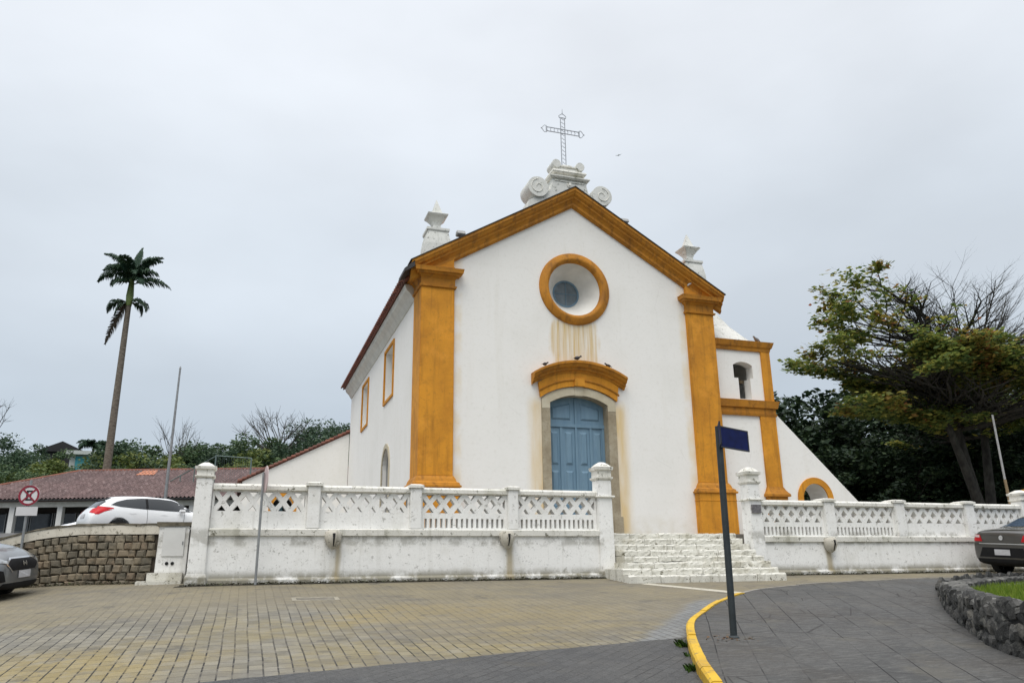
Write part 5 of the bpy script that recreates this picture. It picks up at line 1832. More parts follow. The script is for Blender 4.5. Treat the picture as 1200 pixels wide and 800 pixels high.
# flagpole
fx, fy = -12.85, 19.9
fp = MB().tube([(fx, fy, 1.0), (fx, fy, 5.4), (fx + .02, fy, 10.0)], [.085, .07, .045], 10).tube([(fx + .02, fy, 10.0), (fx + .02, fy, 10.12)], [.06, .02], 8).build('flagpole', MT['galv'])
tag(fp, 'bare grey metal flagpole standing behind the white hatchback', 'flagpole')

# ------------------------------------------------------------------ signs
sx, sy = -13.27, -3.12
ns = thing('traffic_sign', 'round red no-stopping sign with blank white plate at the stone wall', 'traffic sign', (sx, sy, 0))
MB().tube([(sx, sy, -.3), (sx - .02, sy, 2.0)], .025, 10).build('post', MT['galv'], ns)
fd = Vector((-.235, -.97, 0)).normalized()        # faces the camera
fr_ = Vector((-fd.y, fd.x, 0))                   # sign's right as seen from the front is -fr_
def sp_tf(o, off_):
    def tf(u, d, w):
        p = o + fr_ * u + fd * (off_ - d)
        return (p.x, p.y, o.z + w)
    return tf
SC = Vector((sx + .0, sy, 1.70))
r_ = .20
disc = MB().plate(arc(0, 0, r_, 0, 360, 40)[:-1], [], 0, .012, sp_tf(SC, .045)).build('disc', MT['sign_white'], ns)
MB().plate(arc(0, 0, r_ - .002, 0, 360, 40)[:-1], [arc(0, 0, r_ * .80, 360, 0, 40)[:-1]], 0, .006, sp_tf(SC, .0525)).build('red_ring', MT['sign_red'], disc)
mb = MB()
for q, off_ in ((1, .0515), (-1, .0545)):
    c_, s2 = math.cos(R(45)) , math.sin(R(45)) * q
    w = .016
    a = (r_ * .8 * -c_, r_ * .8 * -s2); b = (r_ * .8 * c_, r_ * .8 * s2)
    nx, nz2 = -s2, c_
    mb.plate([(a[0] + nx * w, a[1] + nz2 * w), (b[0] + nx * w, b[1] + nz2 * w), (b[0] - nx * w, b[1] - nz2 * w), (a[0] - nx * w, a[1] - nz2 * w)], [], 0, .004, sp_tf(SC, off_))
mb.build('red_cross', MT['sign_red'], disc)
# letter E under the cross
E_ = [(-.055, -.10), (.065, -.10), (.065, -.066), (-.015, -.066), (-.015, -.018), (.045, -.018), (.045, .018), (-.015, .018), (-.015, .066), (.065, .066), (.065, .10), (-.055, .10)]
MB().plate([(u, w) for u, w in E_], [], 0, .003, sp_tf(SC, .0485)).build('letter', MT['sign_black'], disc)
PC_ = Vector((sx, sy, 1.395))
MB().plate([(-.20, -.085), (.20, -.085), (.20, .085), (-.20, .085)], [], 0, .01, sp_tf(PC_, .045)).build('plate', MT['sign_white'], ns)

# sign seen edge-on in front of the left boundary wall
ex, ey = -8.93, -5.62
es = thing('traffic_sign', 'thin grey post with a round sign seen edge-on before the boundary wall', 'traffic sign', (ex, ey, 0))
MB().tube([(ex, ey, -.2), (ex - .0, ey, 1.98)], .024, 10).build('post', MT['galv'], es)
vd = Vector((.0, 1, 0))
dirv = Vector((math.cos(R(97.5)), math.sin(R(97.5)), 0)); nv = Vector((dirv.y, -dirv.x, 0))
o_ = Vector((ex + .045, ey - .05, 1.85))
mb = MB().plate(arc(0, 0, .25, 0, 360, 32)[:-1], [], -.005, .005, lambda u, d, w: tuple(Vector((o_.x, o_.y, o_.z + w)) + dirv * u + nv * d))
mb.build('disc', MT['sign_pink'], es)

# street-name post on the sidewalk
px_, py_ = -3.88, -12.94
zb = gz(px_, py_) + .100
stp = thing('street_sign', 'dark leaning street-name post with two navy plates on the sidewalk', 'street sign', (px_, py_, zb))
topx = px_ + .035
MB().tube([(px_, py_, zb - .1), (topx, py_, 1.81)], .039, 14).build('post', MT['pole_dark'], stp, smooth=True)
MB().lathe([(.065, 0), (.06, .015), (.042, .03)], (px_, py_, zb), 14).build('collar', MT['pole_dark'], stp)
def sign_plate(az, L, z0, z1, off_, nm):
    d = Vector((math.cos(R(az)), math.sin(R(az)), 0)); nrm = Vector((d.y, -d.x, 0))
    o = Vector((topx, py_, 0)) + nrm * off_
    def tf(u, dd, w):
        p = o + d * u + nrm * dd
        return (p.x, p.y, w)
    pl = MB().plate([(-.07, z0), (L, z0), (L, z1), (-.07, z1)], [], -.006, .006, tf).build(nm, MT['sign_blue'], stp)
    MB().plate([(-.075, z0 - .006), (L + .012, z0 - .006), (L + .012, z1 + .006), (-.075, z1 + .006)], [[(-.06, z1 - .01), (L - .012, z1 - .01), (L - .012, z0 + .01), (-.06, z0 + .01)]], -.009, .009, tf).build('frame', MT['sign_edge'], pl)
    return pl
sign_plate(24, .56, 1.55, 1.80, .05, 'name_plate')
sign_plate(-120.5, .34, 1.56, 1.81, -.0, 'name_plate')

# dead leaves at the post foot, weeds at the kerb, dirt at the wall foot
rng = np.random.default_rng(8)
def litter(n_, cx, cy, rx, ry, size, name, mat, label, cat, zoff, h=0.0, flat=.8, asp=.6):
    p = np.stack([cx + rng.normal(0, rx, n_), cy + rng.normal(0, ry, n_), np.zeros(n_)], 1)
    for q in p:
        q[2] = gz(q[0], q[1]) + zoff + abs(rng.normal(0, 1)) * h + .008
    v_, f_ = cards(p, rng.uniform(.6, 1.3, n_) * size, flat, asp, rng)
    return p, v_, f_
_, v_, f_ = litter(70, px_ - .05, py_ - .05, .13, .10, .035, 'x', None, '', '', .103)
o_ = np_mesh('leaf_litter', v_, f_, MT['litter']); kind(o_, 'stuff'); tag(o_, 'dry brown leaves gathered at the foot of the street sign', 'leaf litter')
def weed(cx, cy, n_, h, spread, label):
    V_, F_ = [], []
    rs = random.Random(int(abs(cx * 100)))
    for i in range(n_):
        a = rs.uniform(0, 6.28); r0 = abs(rs.gauss(0, spread))
        x, y = cx + math.cos(a) * r0 * .5, cy + math.sin(a) * r0 * .5
        z = gz(x, y)
        hh = h * rs.uniform(.4, 1.1); lx, ly = math.cos(a) * hh * rs.uniform(.2, .9), math.sin(a) * hh * rs.uniform(.2, .9)
        w = rs.uniform(.004, .010); cs, sn = math.cos(a + 1.57) * w, math.sin(a + 1.57) * w
        o = len(V_)
        V_ += [(cx - cs * .4, cy - sn * .4, gz(cx, cy) - .01), (x + cs * .4, y + sn * .4, z - .01), (x + lx * .6 + cs, y + ly * .6 + sn, z + hh * .75), (x + lx - cs * .1, y + ly, z + hh * .8), ]
        F_.append((o, o + 1, o + 2, o + 3))
    w_ = np_mesh('weed_tuft', np.array(V_), np.array(F_), MT['weed'])
    tag(w_, label, 'weed')
weed(-4.39, -12.75, 80, .10, .10, 'largest green weed tuft growing against the yellow kerb opposite the sign post')
weed(-4.95, -13.85, 60, .07, .12, 'small weed tuft nearest the viewer at the foot of the yellow kerb')
weed(-4.65, -13.25, 18, .05, .10, 'tiny weed sprouts in the gutter between two bigger kerb tufts')
pts = []
for i in range(5200):
    side = rng.random()
    if side < .62:
        x = rng.uniform(-10.2, -1.7)
    else:
        x = rng.uniform(2.1, 10.2)
    y = -5.47 - abs(rng.normal(0, .07))
    pts.append((x, y, gz(x, y) + abs(rng.normal(0, .018)) + .004))
for i in range(900):
    s_ = rng.uniform(0, 4); p, d = poly_at(SWP, s_)
    y = p[1] - .06 - abs(rng.normal(0, .08)); pts.append((p[0], y, gz(p[0], y) + abs(rng.normal(0, .025)) + .004))
v_, f_ = cards(np.array(pts), rng.uniform(.02, .06, len(pts)), .4, .5, rng)
o_ = np_mesh('wall_foot_debris', v_, f_, leafmat('foot_debris', [(0, (.03, .026, .018)), (.7, (.06, .055, .03)), (1, (.07, .09, .03))], .1)); kind(o_, 'stuff'); tag(o_, 'dark line of dirt and small weeds along the foot of the walls', 'dirt')

# manhole cover
mh = MB()
cxm, cym = -8.05, -7.8
vs_ = []
for (a, b) in ((-.36, -.2), (.36, -.26), (.36, .16), (-.36, .2)):
    vs_.append((cxm + a, cym + b))
t = thing('utility_cover', 'rectangular utility cover set in the pavers before the boundary wall', 'utility cover', (cxm, cym, gz(cxm, cym)))
def pave_plate(poly, holes, z0, z1):
    return MB().plate(poly, holes, z0, z1, lambda u, d, w: (u, w, gz(u, w) + d))
pave_plate(vs_, [[(cxm + a, cym + b) for a, b in ((-.29, .13), (.29, .09), (.29, -.2), (-.29, -.14))]], -.02, .006).build('frame', simple('worn_cover_frame', (.27, .245, .19), .9, 0, .3, 9, .4), t)
pave_plate([(cxm + a, cym + b) for a, b in ((-.28, .12), (.28, .08), (.28, -.19), (-.28, -.13))], [], -.02, .004).build('lid', simple('dirty_cover_lid', (.15, .135, .105), .9, 0, .35, 7, .4), t)

# ------------------------------------------------------------------ CARS
def car_body(stations, sub=2):
    """stations (x, half width, z bottom, z belt, z top, half width at top); returns evaluated mesh with material slots 0 body 1 glass"""
    bm = bmesh.new()
    rings = []
    for st in stations:
        x, hw, zb, zbelt, zt_, hwt = st[:6]
        half = [(0, zb), (hw * .80, zb), (hw * .96, zb + .10), (hw * 1.0, zb + (zbelt - zb) * .55), (hw * .965, zbelt), (hwt, zt_ - .045), (hwt * .82, zt_), (0, zt_ + .012)]
        ring = [bm.verts.new((x, y, z)) for y, z in half] + [bm.verts.new((x, -y, z)) for y, z in reversed(half[1:-1])]
        rings.append(ring)
    n_ = len(rings[0])
    for i in range(len(rings) - 1):
        for k in range(n_):
            k2 = (k + 1) % n_
            f = bm.faces.new((rings[i][k], rings[i][k2], rings[i + 1][k2], rings[i + 1][k]))
            g_ = stations[i][6] if len(stations[i]) > 6 else ''
            side = k in (4, 9)
            top_ = k in (5, 6, 7, 8)
            if ('s' in g_ and side) or ('t' in g_ and k in (6, 7)) or ('t' in g_ and k in (5, 8)):
                f.material_index = 1 if 's' in g_ and side else 2
    bm.faces.new(rings[0]); bm.faces.new(list(reversed(rings[-1])))
    bmesh.ops.recalc_face_normals(bm, faces=bm.faces)
    me = bpy.data.meshes.new('body'); bm.to_mesh(me); bm.free()
    o = bpy.data.objects.new('tmp', me); C.objects.link(o)
    md = o.modifiers.new('s', 'SUBSURF'); md.levels = sub; md.render_levels = sub
    dg = bpy.context.evaluated_depsgraph_get()
    me2 = bpy.data.meshes.new_from_object(o.evaluated_get(dg))
    bpy.data.objects.remove(o)
    return me2

def split_mat(me, idx):
    bm = bmesh.new(); bm.from_mesh(me)
    bmesh.ops.delete(bm, geom=[f for f in bm.faces if f.material_index != idx], context='FACES')
    return bm

def car(name, label, loc, rz, stations, paint, wheels, wr, tilt=(0, 0), patches=(), rear_glass='car_glass', sub=2, spoiler=None):
    t = thing(name, label, 'car', loc, None, local=True)
    t.rotation_euler = (tilt[0], tilt[1], rz)
    me = car_body(stations, sub)
    bmf = bmesh.new(); bmf.from_mesh(me); bvh = BVHTree.FromBMesh(bmf)
    # body shell with wheel openings cut
    bm = bmesh.new(); bm.from_mesh(me)
    for f in bm.faces:
        f.smooth = True
    m_b = bpy.data.meshes.new('body'); bm.to_mesh(m_b); bm.free()
    b = bpy.data.objects.new('body', m_b); C.objects.link(b)
    cut = MB()
    for x in wheels:
        for s_ in (-1, 1):
            cut.lathe([(wr + .055, .55 * s_), (wr + .055, 1.2 * s_)] if s_ > 0 else [(wr + .055, -1.2), (wr + .055, -.55)], (x, 0, wr + .01), 28, 'Y')
    co = cut.build('cutter', MT['black_plastic'])
    md = b.modifiers.new('b', 'BOOLEAN'); md.object = co; md.operation = 'DIFFERENCE'; md.solver = 'EXACT'
    dg = bpy.context.evaluated_depsgraph_get()
    m2 = bpy.data.meshes.new_from_object(b.evaluated_get(dg))
    bpy.data.objects.remove(b); bpy.data.objects.remove(co)
    # keep the window faces out of the shell: the glazing is its own part
    bm = bmesh.new(); bm.from_mesh(m2)
    bmesh.ops.delete(bm, geom=[f for f in bm.faces if f.material_index in (1, 2)], context='FACES')
    for f in bm.faces:
        f.material_index = 0
    m3 = bpy.data.meshes.new('body'); bm.to_mesh(m3); bm.free()
    m3.materials.clear(); m3.materials.append(paint)
    body = link('body', m3, t)
    for idx, nm, gm in ((1, 'side_windows', 'car_glass'), (2, 'windscreens', rear_glass)):
        bm = split_mat(me, idx)
        if len(bm.faces):
            for f in bm.faces:
                f.smooth = True; f.material_index = 0
            if nm == 'windscreens':
                for part, keep in (('windscreen', lambda c_: c_.x > 0), ('rear_window', lambda c_: c_.x <= 0)):
                    b2 = bm.copy()
                    bmesh.ops.delete(b2, geom=[f for f in b2.faces if not keep(f.calc_center_median())], context='FACES')
                    if len(b2.faces):
                        mm = bpy.data.meshes.new(part); b2.to_mesh(mm); mm.materials.clear(); mm.materials.append(MT['car_glass'] if part == 'windscreen' else MT[gm]); link(part, mm, t)
                    b2.free()
            else:
                for s_ in (-1, 1):
                    b2 = bm.copy()
                    bmesh.ops.delete(b2, geom=[f for f in b2.faces if f.calc_center_median().y * s_ < 0], context='FACES')
                    mm = bpy.data.meshes.new('side_window'); b2.to_mesh(mm); mm.materials.clear(); mm.materials.append(MT[gm]); link('side_window', mm, t); b2.free()
        bm.free()
    for x in wheels:
        for s_ in (-1, 1):
            w = MB().lathe([(wr * .66, .0), (wr * .94, .0), (wr, .03), (wr, .17), (wr * .94, .2), (wr * .66, .2), (wr * .66, .0)], (x, (.66 if s_ > 0 else -.86), wr), 28, 'Y', False).build('tyre', MT['tyre'], t, smooth=True)
            r_ = MB().lathe([(.02, 0), (wr * .2, .02), (wr * .6, .0), (wr * .66, .03)], (x, .80 if s_ > 0 else -.83, wr), 20, 'Y')
            r_.build('rim', MT['alloy'], w)
    # surface patches: outline in two axes projected on the shell
    for nm, mat, axis, sgn, outline, off_, res in patches:
        us = [p[0] for p in outline]; ws = [p[1] for p in outline]
        u0, u1, w0, w1 = min(us), max(us), min(ws), max(ws)
        pb = bmesh.new()
        pv = [pb.verts.new((p[0], p[1], 0)) for p in outline]
        tris = tessellate_polygon([[Vector((p[0], p[1], 0)) for p in outline]])
        for tri in tris:
            try:
                pb.faces.new([pv[i] for i in tri])
            except ValueError:
                pass
        for i in range(1, res):
            for co_, no_ in (((u0 + (u1 - u0) * i / res, 0, 0), (1, 0, 0)), ((0, w0 + (w1 - w0) * i / res, 0), (0, 1, 0))):
                bmesh.ops.bisect_plane(pb, geom=pb.verts[:] + pb.edges[:] + pb.faces[:], plane_co=co_, plane_no=no_)
        bad = []
        for v_ in pb.verts:
            u, w = v_.co.x, v_.co.y
            if axis == 'x':
                org = Vector((3 * sgn, u, w)); d = Vector((-sgn, 0, 0))
            elif axis == 'y':
                org = Vector((u, 3 * sgn, w)); d = Vector((0, -sgn, 0))
            else:
                org = Vector((u, w, 3)); d = Vector((0, 0, -1))
            h_ = bvh.ray_cast(org, d)
            if h_[0] is None:
                bad.append(v_)
            else:
                nn = h_[1] if h_[1].dot(d) < 0 else -h_[1]
                v_.co = h_[0] + nn * off_
        if bad:
            bmesh.ops.delete(pb, geom=bad, context='VERTS')
        if len(pb.faces):
            pm = bpy.data.meshes.new(nm); pb.to_mesh(pm); pm.materials.append(mat)
            pm.polygons.foreach_set('use_smooth', [True] * len(pm.polygons))
            link(nm, pm, t)
        pb.free()
    bmf.free()
    return t

# white hatchback on the parking level, rear quarter visible over the stone wall
ST_W = [(-2.27, .66, .40, .64, .70, .56), (-2.24, .80, .34, .76, .84, .64), (-2.10, .86, .30, .90, 1.02, .66, 't'), (-1.72, .885, .28, 1.0, 1.36, .60, ''), (-1.56, .90, .26, 1.0, 1.42, .585, ''), (-1.30, .905, .22, .985, 1.46, .60), (-.62, .91, .2, .955, 1.485, .61), (-.38, .91, .2, .945, 1.487, .61), (.35, .91, .2, .915, 1.455, .60), (.62, .905, .2, .905, 1.405, .59, 't'), (1.30, .895, .2, .89, .99, .68, ''), (1.42, .89, .22, .875, .94, .66), (1.85, .84, .25, .80, .86, .56), (2.10, .74, .28, .66, .73, .46), (2.18, .58, .35, .55, .60, .36)]
WIN = [(-1.62, 1.13), (-1.42, 1.25), (-1.1, 1.345), (-.6, 1.40), (0, 1.405), (.45, 1.37), (.75, 1.27), (1.22, 1.00), (1.1, .975), (.3, .985), (-.6, 1.02), (-1.3, 1.07)]
pw = [('side_window', MT['car_glass'], 'y', -1, WIN, .006, 14), ('side_window', MT['car_glass'], 'y', 1, WIN, .006, 14),
      ('door_pillar', MT['black_plastic'], 'y', -1, [(-.48, 1.02), (-.40, 1.02), (-.40, 1.395), (-.48, 1.39)], .012, 6), ('door_seam', MT['black_plastic'], 'y', -1, [(-.44, .30), (-.428, .30), (-.428, 1.0), (-.44, 1.0)], .004, 8), ('door_seam', MT['black_plastic'], 'y', -1, [(.78, .30), (.792, .30), (.86, .96), (.848, .96)], .004, 8),
      ('tail_light', MT['red_lens'], 'y', -1, [(-2.12, .90), (-1.98, 1.08), (-1.55, 1.03), (-1.52, 1.0), (-1.86, .94), (-1.98, .80), (-2.10, .80)], .008, 22),
      ('tail_light', MT['red_lens'], 'x', -1, [(-.84, .82), (-.5, .88), (-.5, 1.0), (-.84, 1.04)], .008, 14),
      ('tail_light', MT['red_lens'], 'x', -1, [(.84, .82), (.5, .88), (.5, 1.0), (.84, 1.04)], .008, 14),
      ('number_plate', MT['plate'], 'x', -1, [(-.22, .70), (.22, .70), (.22, .84), (-.22, .84)], .012, 6),
      ('bumper', MT['black_plastic'], 'x', -1, [(-.7, .34), (.7, .34), (.7, .46), (-.7, .46)], .01, 8),
      ('spoiler', MT['black_plastic'], 'x', -1, [(-.55, 1.30), (.55, 1.30), (.55, 1.37), (-.55, 1.37)], .02, 8),
      ('door_handle', MT['car_white'], 'y', -1, [(-1.02, .86), (-.80, .86), (-.80, .885), (-1.02, .885)], .02, 4),
      ('door_handle', MT['car_white'], 'y', -1, [(.02, .84), (.24, .84), (.24, .865), (.02, .865)], .02, 4)]
hc = car('parked_car', 'white hatchback with red tail light parked above the stone wall', (-12.37, 10.2, 1.33), R(24), ST_W, MT['car_white'], (-1.32, 1.33), .32, (0, 0), pw)
MB().loft([(0, -.06, .08, -.10, .02), (.05, -.09, .09, -.14, .02), (.12, -.06, .07, -.12, .02)]).build('wing_mirror', MT['car_white'], hc).location = (.72, -.88, .93)
# white car beyond it, only its bonnet in view
ST_W2 = [(a[0], *a[1:]) for a in ST_W]
wc = car('parked_car', 'white car half hidden behind the hatchback, only its bonnet showing', (-13.9, 13.2, 1.14), R(184), ST_W2, MT['car_white'], (-1.32, 1.33), .32, (0, 0), [])

# grey hatchback entering from the left
ST_G = [(-1.95, .62, .4, .72, .95, .56), (-1.90, .80, .30, .84, 1.05, .60), (-1.6, .86, .26, .96, 1.38, .56, ''), (-1.0, .865, .2, .95, 1.46, .57, 's'), (-.35, .865, .2, .94, 1.47, .575, ''), (-.2, .865, .2, .935, 1.47, .575, 's'), (.35, .865, .2, .92, 1.42, .57, 'st'), (1.05, .86, .2, .90, 1.0, .70, ''), (1.20, .855, .2, .885, .965, .70), (1.55, .83, .2, .82, .90, .64), (1.80, .77, .19, .74, .81, .54), (1.93, .66, .19, .62, .70, .44), (1.99, .50, .22, .52, .60, .34)]
pg = [('grille', MT['black_plastic'], 'x', 1, [(-.50, .60), (-.36, .685), (.36, .685), (.50, .60), (.36, .50), (-.36, .50)], .008, 24),
      ('lower_grille', MT['black_plastic'], 'x', 1, [(-.62, .20), (.62, .20), (.58, .30), (-.58, .30)], .010, 16),
      ('number_plate', MT['plate'], 'x', 1, [(-.20, .37), (.20, .37), (.20, .49), (-.20, .49)], .014, 8),
      ('emblem', MT['chrome'], 'x', 1, [(-.075, .60), (-.045, .56), (-.02, .59), (.02, .59), (.045, .56), (.075, .60), (.045, .645), (.02, .615), (-.02, .615), (-.045, .645)], .018, 18),
      ('grille_trim', MT['chrome'], 'x', 1, [(-.53, .60), (-.38, .712), (.38, .712), (.53, .60), (.40, .47), (.385, .485), (.50, .60), (.36, .688), (-.36, .688), (-.50, .60), (-.385, .485), (-.40, .47)], .012, 40),
      ('headlight', MT['clear_lens'], 'y', -1, [(1.28, .74), (1.42, .825), (1.66, .765), (1.93, .655), (1.93, .63), (1.62, .65)], .008, 24),
      ('headlight', MT['clear_lens'], 'y', 1, [(1.28, .74), (1.42, .825), (1.66, .765), (1.93, .655), (1.93, .63), (1.62, .65)], .008, 24),
      ('headlight', MT['clear_lens'], 'x', 1, [(-.80, .655), (-.52, .615), (-.46, .635), (-.58, .70), (-.80, .755)], .010, 16),
      ('headlight', MT['clear_lens'], 'x', 1, [(.80, .655), (.52, .615), (.46, .635), (.58, .70), (.80, .755)], .010, 16),
      ('fog_recess', MT['black_plastic'], 'x', 1, [(-.82, .29), (-.54, .33), (-.60, .50), (-.82, .57)], .008, 16),
      ('fog_recess', MT['black_plastic'], 'y', -1, [(1.40, .30), (1.62, .57), (1.90, .55), (1.95, .36), (1.72, .27)], .006, 20),
      ('bumper_blade', MT['car_grey'], 'y', -1, [(1.40, .26), (1.5, .33), (1.9, .36), (1.92, .31), (1.7, .25)], .018, 20),
      ('sill', MT['black_plastic'], 'y', -1, [(.9, .16), (1.95, .16), (1.95, .24), (.9, .24)], .006, 16)]
car('moving_car', 'dark grey hatchback nosing into the picture at the left edge', (-14.69, -4.42, -.26), R(-13), ST_G, MT['car_grey'], (-1.28, 1.22), .30, (R(4), R(-1.5)), pg)

# dark sedan at the right edge
ST_S = [(-2.20, .66, .36, .70, .92, .60), (-2.16, .80, .28, .84, 1.02, .70), (-2.05, .85, .25, .92, 1.075, .72), (-1.75, .865, .22, .95, 1.10, .73), (-1.48, .87, .22, .96, 1.10, .72, 't'), (-.85, .875, .2, .95, 1.40, .58, ''), (-.65, .875, .2, .95, 1.44, .57, 's'), (.0, .875, .2, .93, 1.47, .575, 's'), (.5, .875, .2, .91, 1.42, .57, 'st'), (1.15, .865, .2, .89, .99, .68, ''), (1.6, .83, .22, .82, .9, .6), (2.0, .72, .26, .66, .74, .46), (2.08, .52, .35, .55, .6, .35)]
ps = [('tail_light', MT['red_lens'], 'x', -1, [(.50, .80), (.56, .945), (.86, .955), (.86, .80)], .010, 18),
      ('tail_light', MT['red_lens'], 'x', -1, [(-.50, .80), (-.56, .945), (-.86, .955), (-.86, .80)], .010, 18),
      ('reverse_light', MT['pale_lens'], 'x', -1, [(.56, .885), (.57, .935), (.84, .945), (.84, .895)], .016, 12),
      ('number_plate', MT['plate'], 'x', -1, [(-.20, .49), (.20, .49), (.20, .62), (-.20, .62)], .016, 8),
      ('trunk_trim', MT['chrome'], 'x', -1, [(-.60, .735), (.60, .735), (.60, .76), (-.60, .76)], .012, 16),
      ('emblem', MT['chrome'], 'x', -1, arc(0, .885, .055, 0, 360, 20)[:-1], .016, 12),
      ('plate_recess', MT['black_plastic'], 'x', -1, [(-.62, .44), (.62, .44), (.52, .66), (-.52, .66)], .008, 20),
      ('lower_bumper', MT['black_plastic'], 'x', -1, [(-.72, .24), (.72, .24), (.68, .40), (-.68, .40)], .008, 20)]
car('parked_car', 'dark brown sedan seen from behind at the right edge by the wall', (9.98, -6.62, -.125), R(1), ST_S, MT['car_brown'], (-1.30, 1.30), .31, (R(3.5), 0), ps, 'car_glass_blue')

# ------------------------------------------------------------------ ALMOND TREE and the dark trees on the right
def almond():
    rs = random.Random(12); rng = np.random.default_rng(12)
    bx_, by_ = 17.6, 1.9
    t = thing('almond_tree', 'spreading tropical almond tree with yellowing leaves and bare top branches behind the wall', 'tree', (bx_, by_, YZ))
    wood = MB()
    tips_leaf = []
    tops = []
    def limb(p0, az, el, L, r, depth, leafy, flat=True):
        pts = [Vector(p0)]
        p = Vector(p0); a = az; e = el
        n_ = 6
        for i in range(n_):
            a += rs.uniform(-.16, .16); e += rs.uniform(-.10, .12) + (.03 if depth else 0)
            p = p + Vector((math.cos(a) * math.cos(e), math.sin(a) * math.cos(e), math.sin(e))) * (L / n_)
            pts.append(p.copy())
        wood.tube(pts, [r * (1 - .72 * i / n_) for i in range(n_ + 1)], 6 if depth == 0 else 4, False)
        if depth < 3:
            for i in range(1, n_ + 1):
                if rs.random() < (.95 if depth < 2 else .75):
                    for s_ in ((-1, 1) if (depth == 0 or rs.random() < .55) else (rs.choice((-1, 1)),)):
                        k = rs.uniform(.42, .62) * (1.15 - .5 * i / n_)
                        limb(pts[i], a + s_ * rs.uniform(.45, .95), e * .5 + rs.uniform(-.12, .3), L * k, r * (1 - .72 * i / n_) * .58, depth + 1, leafy)
        if depth >= 2:
            for q in pts[2:]:
                if rs.random() < leafy:
                    tips_leaf.append(q)
    base = Vector((bx_, by_, YZ - .3))
    # three stems leaning apart
    stems = [(R(205), R(57), 6.4, .23), (R(190), R(74), 8.0, .22), (R(20), R(72), 7.6, .22)]
    for az, el, L, r in stems:
        pts = [base.copy()]; p = base.copy(); n_ = 10; a = az; e = el
        for i in range(n_):
            e += .02; a += rs.uniform(-.1, .1)
            p = p + Vector((math.cos(a) * math.cos(e), math.sin(a) * math.cos(e), math.sin(e))) * (L / n_)
            pts.append(p.copy())
        wood.tube(pts, [r * (1 - .62 * i / n_) for i in range(n_ + 1)], 10, False)
        tops.append(pts)
        for i in range(4, n_ + 1, 1):
            hfrac = i / n_
            for k in range(2 if i < n_ else 4):
                aa = rs.uniform(0, 6.28)
                Lb = rs.uniform(2.2, 3.6) * (1.15 - .35 * hfrac)
                leafy = .95 if pts[i].z < 7.6 else .4
                if pts[i].z < 5.0:
                    continue
                limb(pts[i], aa, rs.uniform(.02, .30), Lb, r * .32, 1, leafy)
    # long layered boughs towards the church
    for z, az, L, el, lf in ((8.3, 184, 4.4, .26, .9), (6.9, 176, 4.9, .16, 1), (7.5, 196, 4.6, .14, 1), (6.2, 184, 5.0, .10, 1), (5.9, 200, 4.4, .08, 1), (9.5, 184, 3.4, .40, .8), (6.6, 215, 4.2, .10, 1), (6.0, 232, 3.8, .10, 1), (6.6, 160, 4.4, .1, 1), (7.0, 238, 3.6, .1, 1), (6.2, 258, 3.6, .08, .9), (7.2, 275, 3.8, .08, .9), (6.4, 300, 4.2, .08, .9), (6.0, 285, 4.0, .06, .9), (7.6, 315, 4.2, .12, .9), (7.9, 250, 3.4, .2, .8), (5.6, 215, 4.0, -.02, 1), (5.4, 240, 3.8, -.04, 1), (5.5, 270, 3.8, -.02, 1), (5.2, 300, 4.2, -.02, .95), (5.8, 330, 4.4, .03, .95), (6.6, 345, 4.4, .06, .9), (5.4, 195, 4.2, -.02, 1), (6.9, 225, 3.2, .05, 1)):
        st = Vector((bx_ - .9 + (z - 5) * -.12, by_ - .2, z))
        limb(st, R(az), el, L, .13, 0 if L > 5 else 1, lf)
    # bare upper branches
    for z, az, L, el in ((8.9, 200, 3.2, .7), (8.7, 150, 3.2, .7), (8.2, 20, 4.2, .5), (8.8, 350, 4.0, .55), (8.6, 60, 3.6, .7), (8.2, 330, 4.4, .4), (7.8, 10, 5.0, .34), (9.0, 250, 3.0, .8), (8.8, 180, 3.6, .48), (8.6, 345, 4.0, .62), (8.3, 0, 4.6, .45), (8.9, 320, 3.4, .6), (7.9, 340, 4.8, .26), (9.0, 210, 3.2, .8), (8.5, 170, 3.8, .6), (7.6, 350, 5.0, .2)):
        src = tops[2] if math.cos(R(az)) > .2 else tops[1]
        st = min(src, key=lambda q: abs(q.z - z + rs.uniform(.2, 1.6)))
        limb(st, R(az + rs.uniform(-14, 14)), el + rs.uniform(-.1, .25), L * rs.uniform(.75, 1.1), .06, 1, .06)
    for k, az, L, el in ((-1, 15, 4.6, .72), (-1, 340, 4.8, .55), (-1, 160, 4.4, .66), (-1, 185, 4.6, .50), (-2, 60, 4.2, .8), (-2, 355, 5.2, .40), (-1, 280, 3.6, 1.0), (-2, 200, 4.2, .8), (-3, 10, 5.4, .30), (-1, 90, 3.4, 1.1)):
        limb(tops[2][k], R(az), el, L, .07, 1, .05)
    wood.build('trunk', MT['bark_mid'], t, smooth=True)
    P = np.array([tuple(q) for q in tips_leaf])
    P = P[rng.random(len(P)) < .50]
    cnt = 15
    n_ = len(P) * cnt
    void = np.sin(1.3 * P[:, 0] + .7 * P[:, 1]) + np.sin(2.6 * P[:, 2] + .5 * P[:, 0]) + np.sin(1.1 * P[:, 1] - 1.2 * P[:, 2])
    keep = (void > -.25) & ~((P[:, 2] > 8.2) & (P[:, 0] > 14.9) & (rng.random(len(P)) > .12))
    keep |= (P[:, 0] < 13.2) & (P[:, 2] > 8.6) & (rng.random(len(P)) < .45)
    keep &= ~((P[:, 2] > 8.5) & (P[:, 0] > 13.0) & (rng.random(len(P)) > .14))
    keep &= ~((P[:, 2] > 7.2) & (void < .25) & (P[:, 0] > 13.2))
    P = P[keep]; n_ = len(P) * cnt
    P[:, 2] -= .25
    reps = np.repeat(P, cnt, 0) + rng.normal(0, 1, (n_, 3)) * np.array([.17, .17, .07])
    sz = rng.uniform(.14, .28, n_)
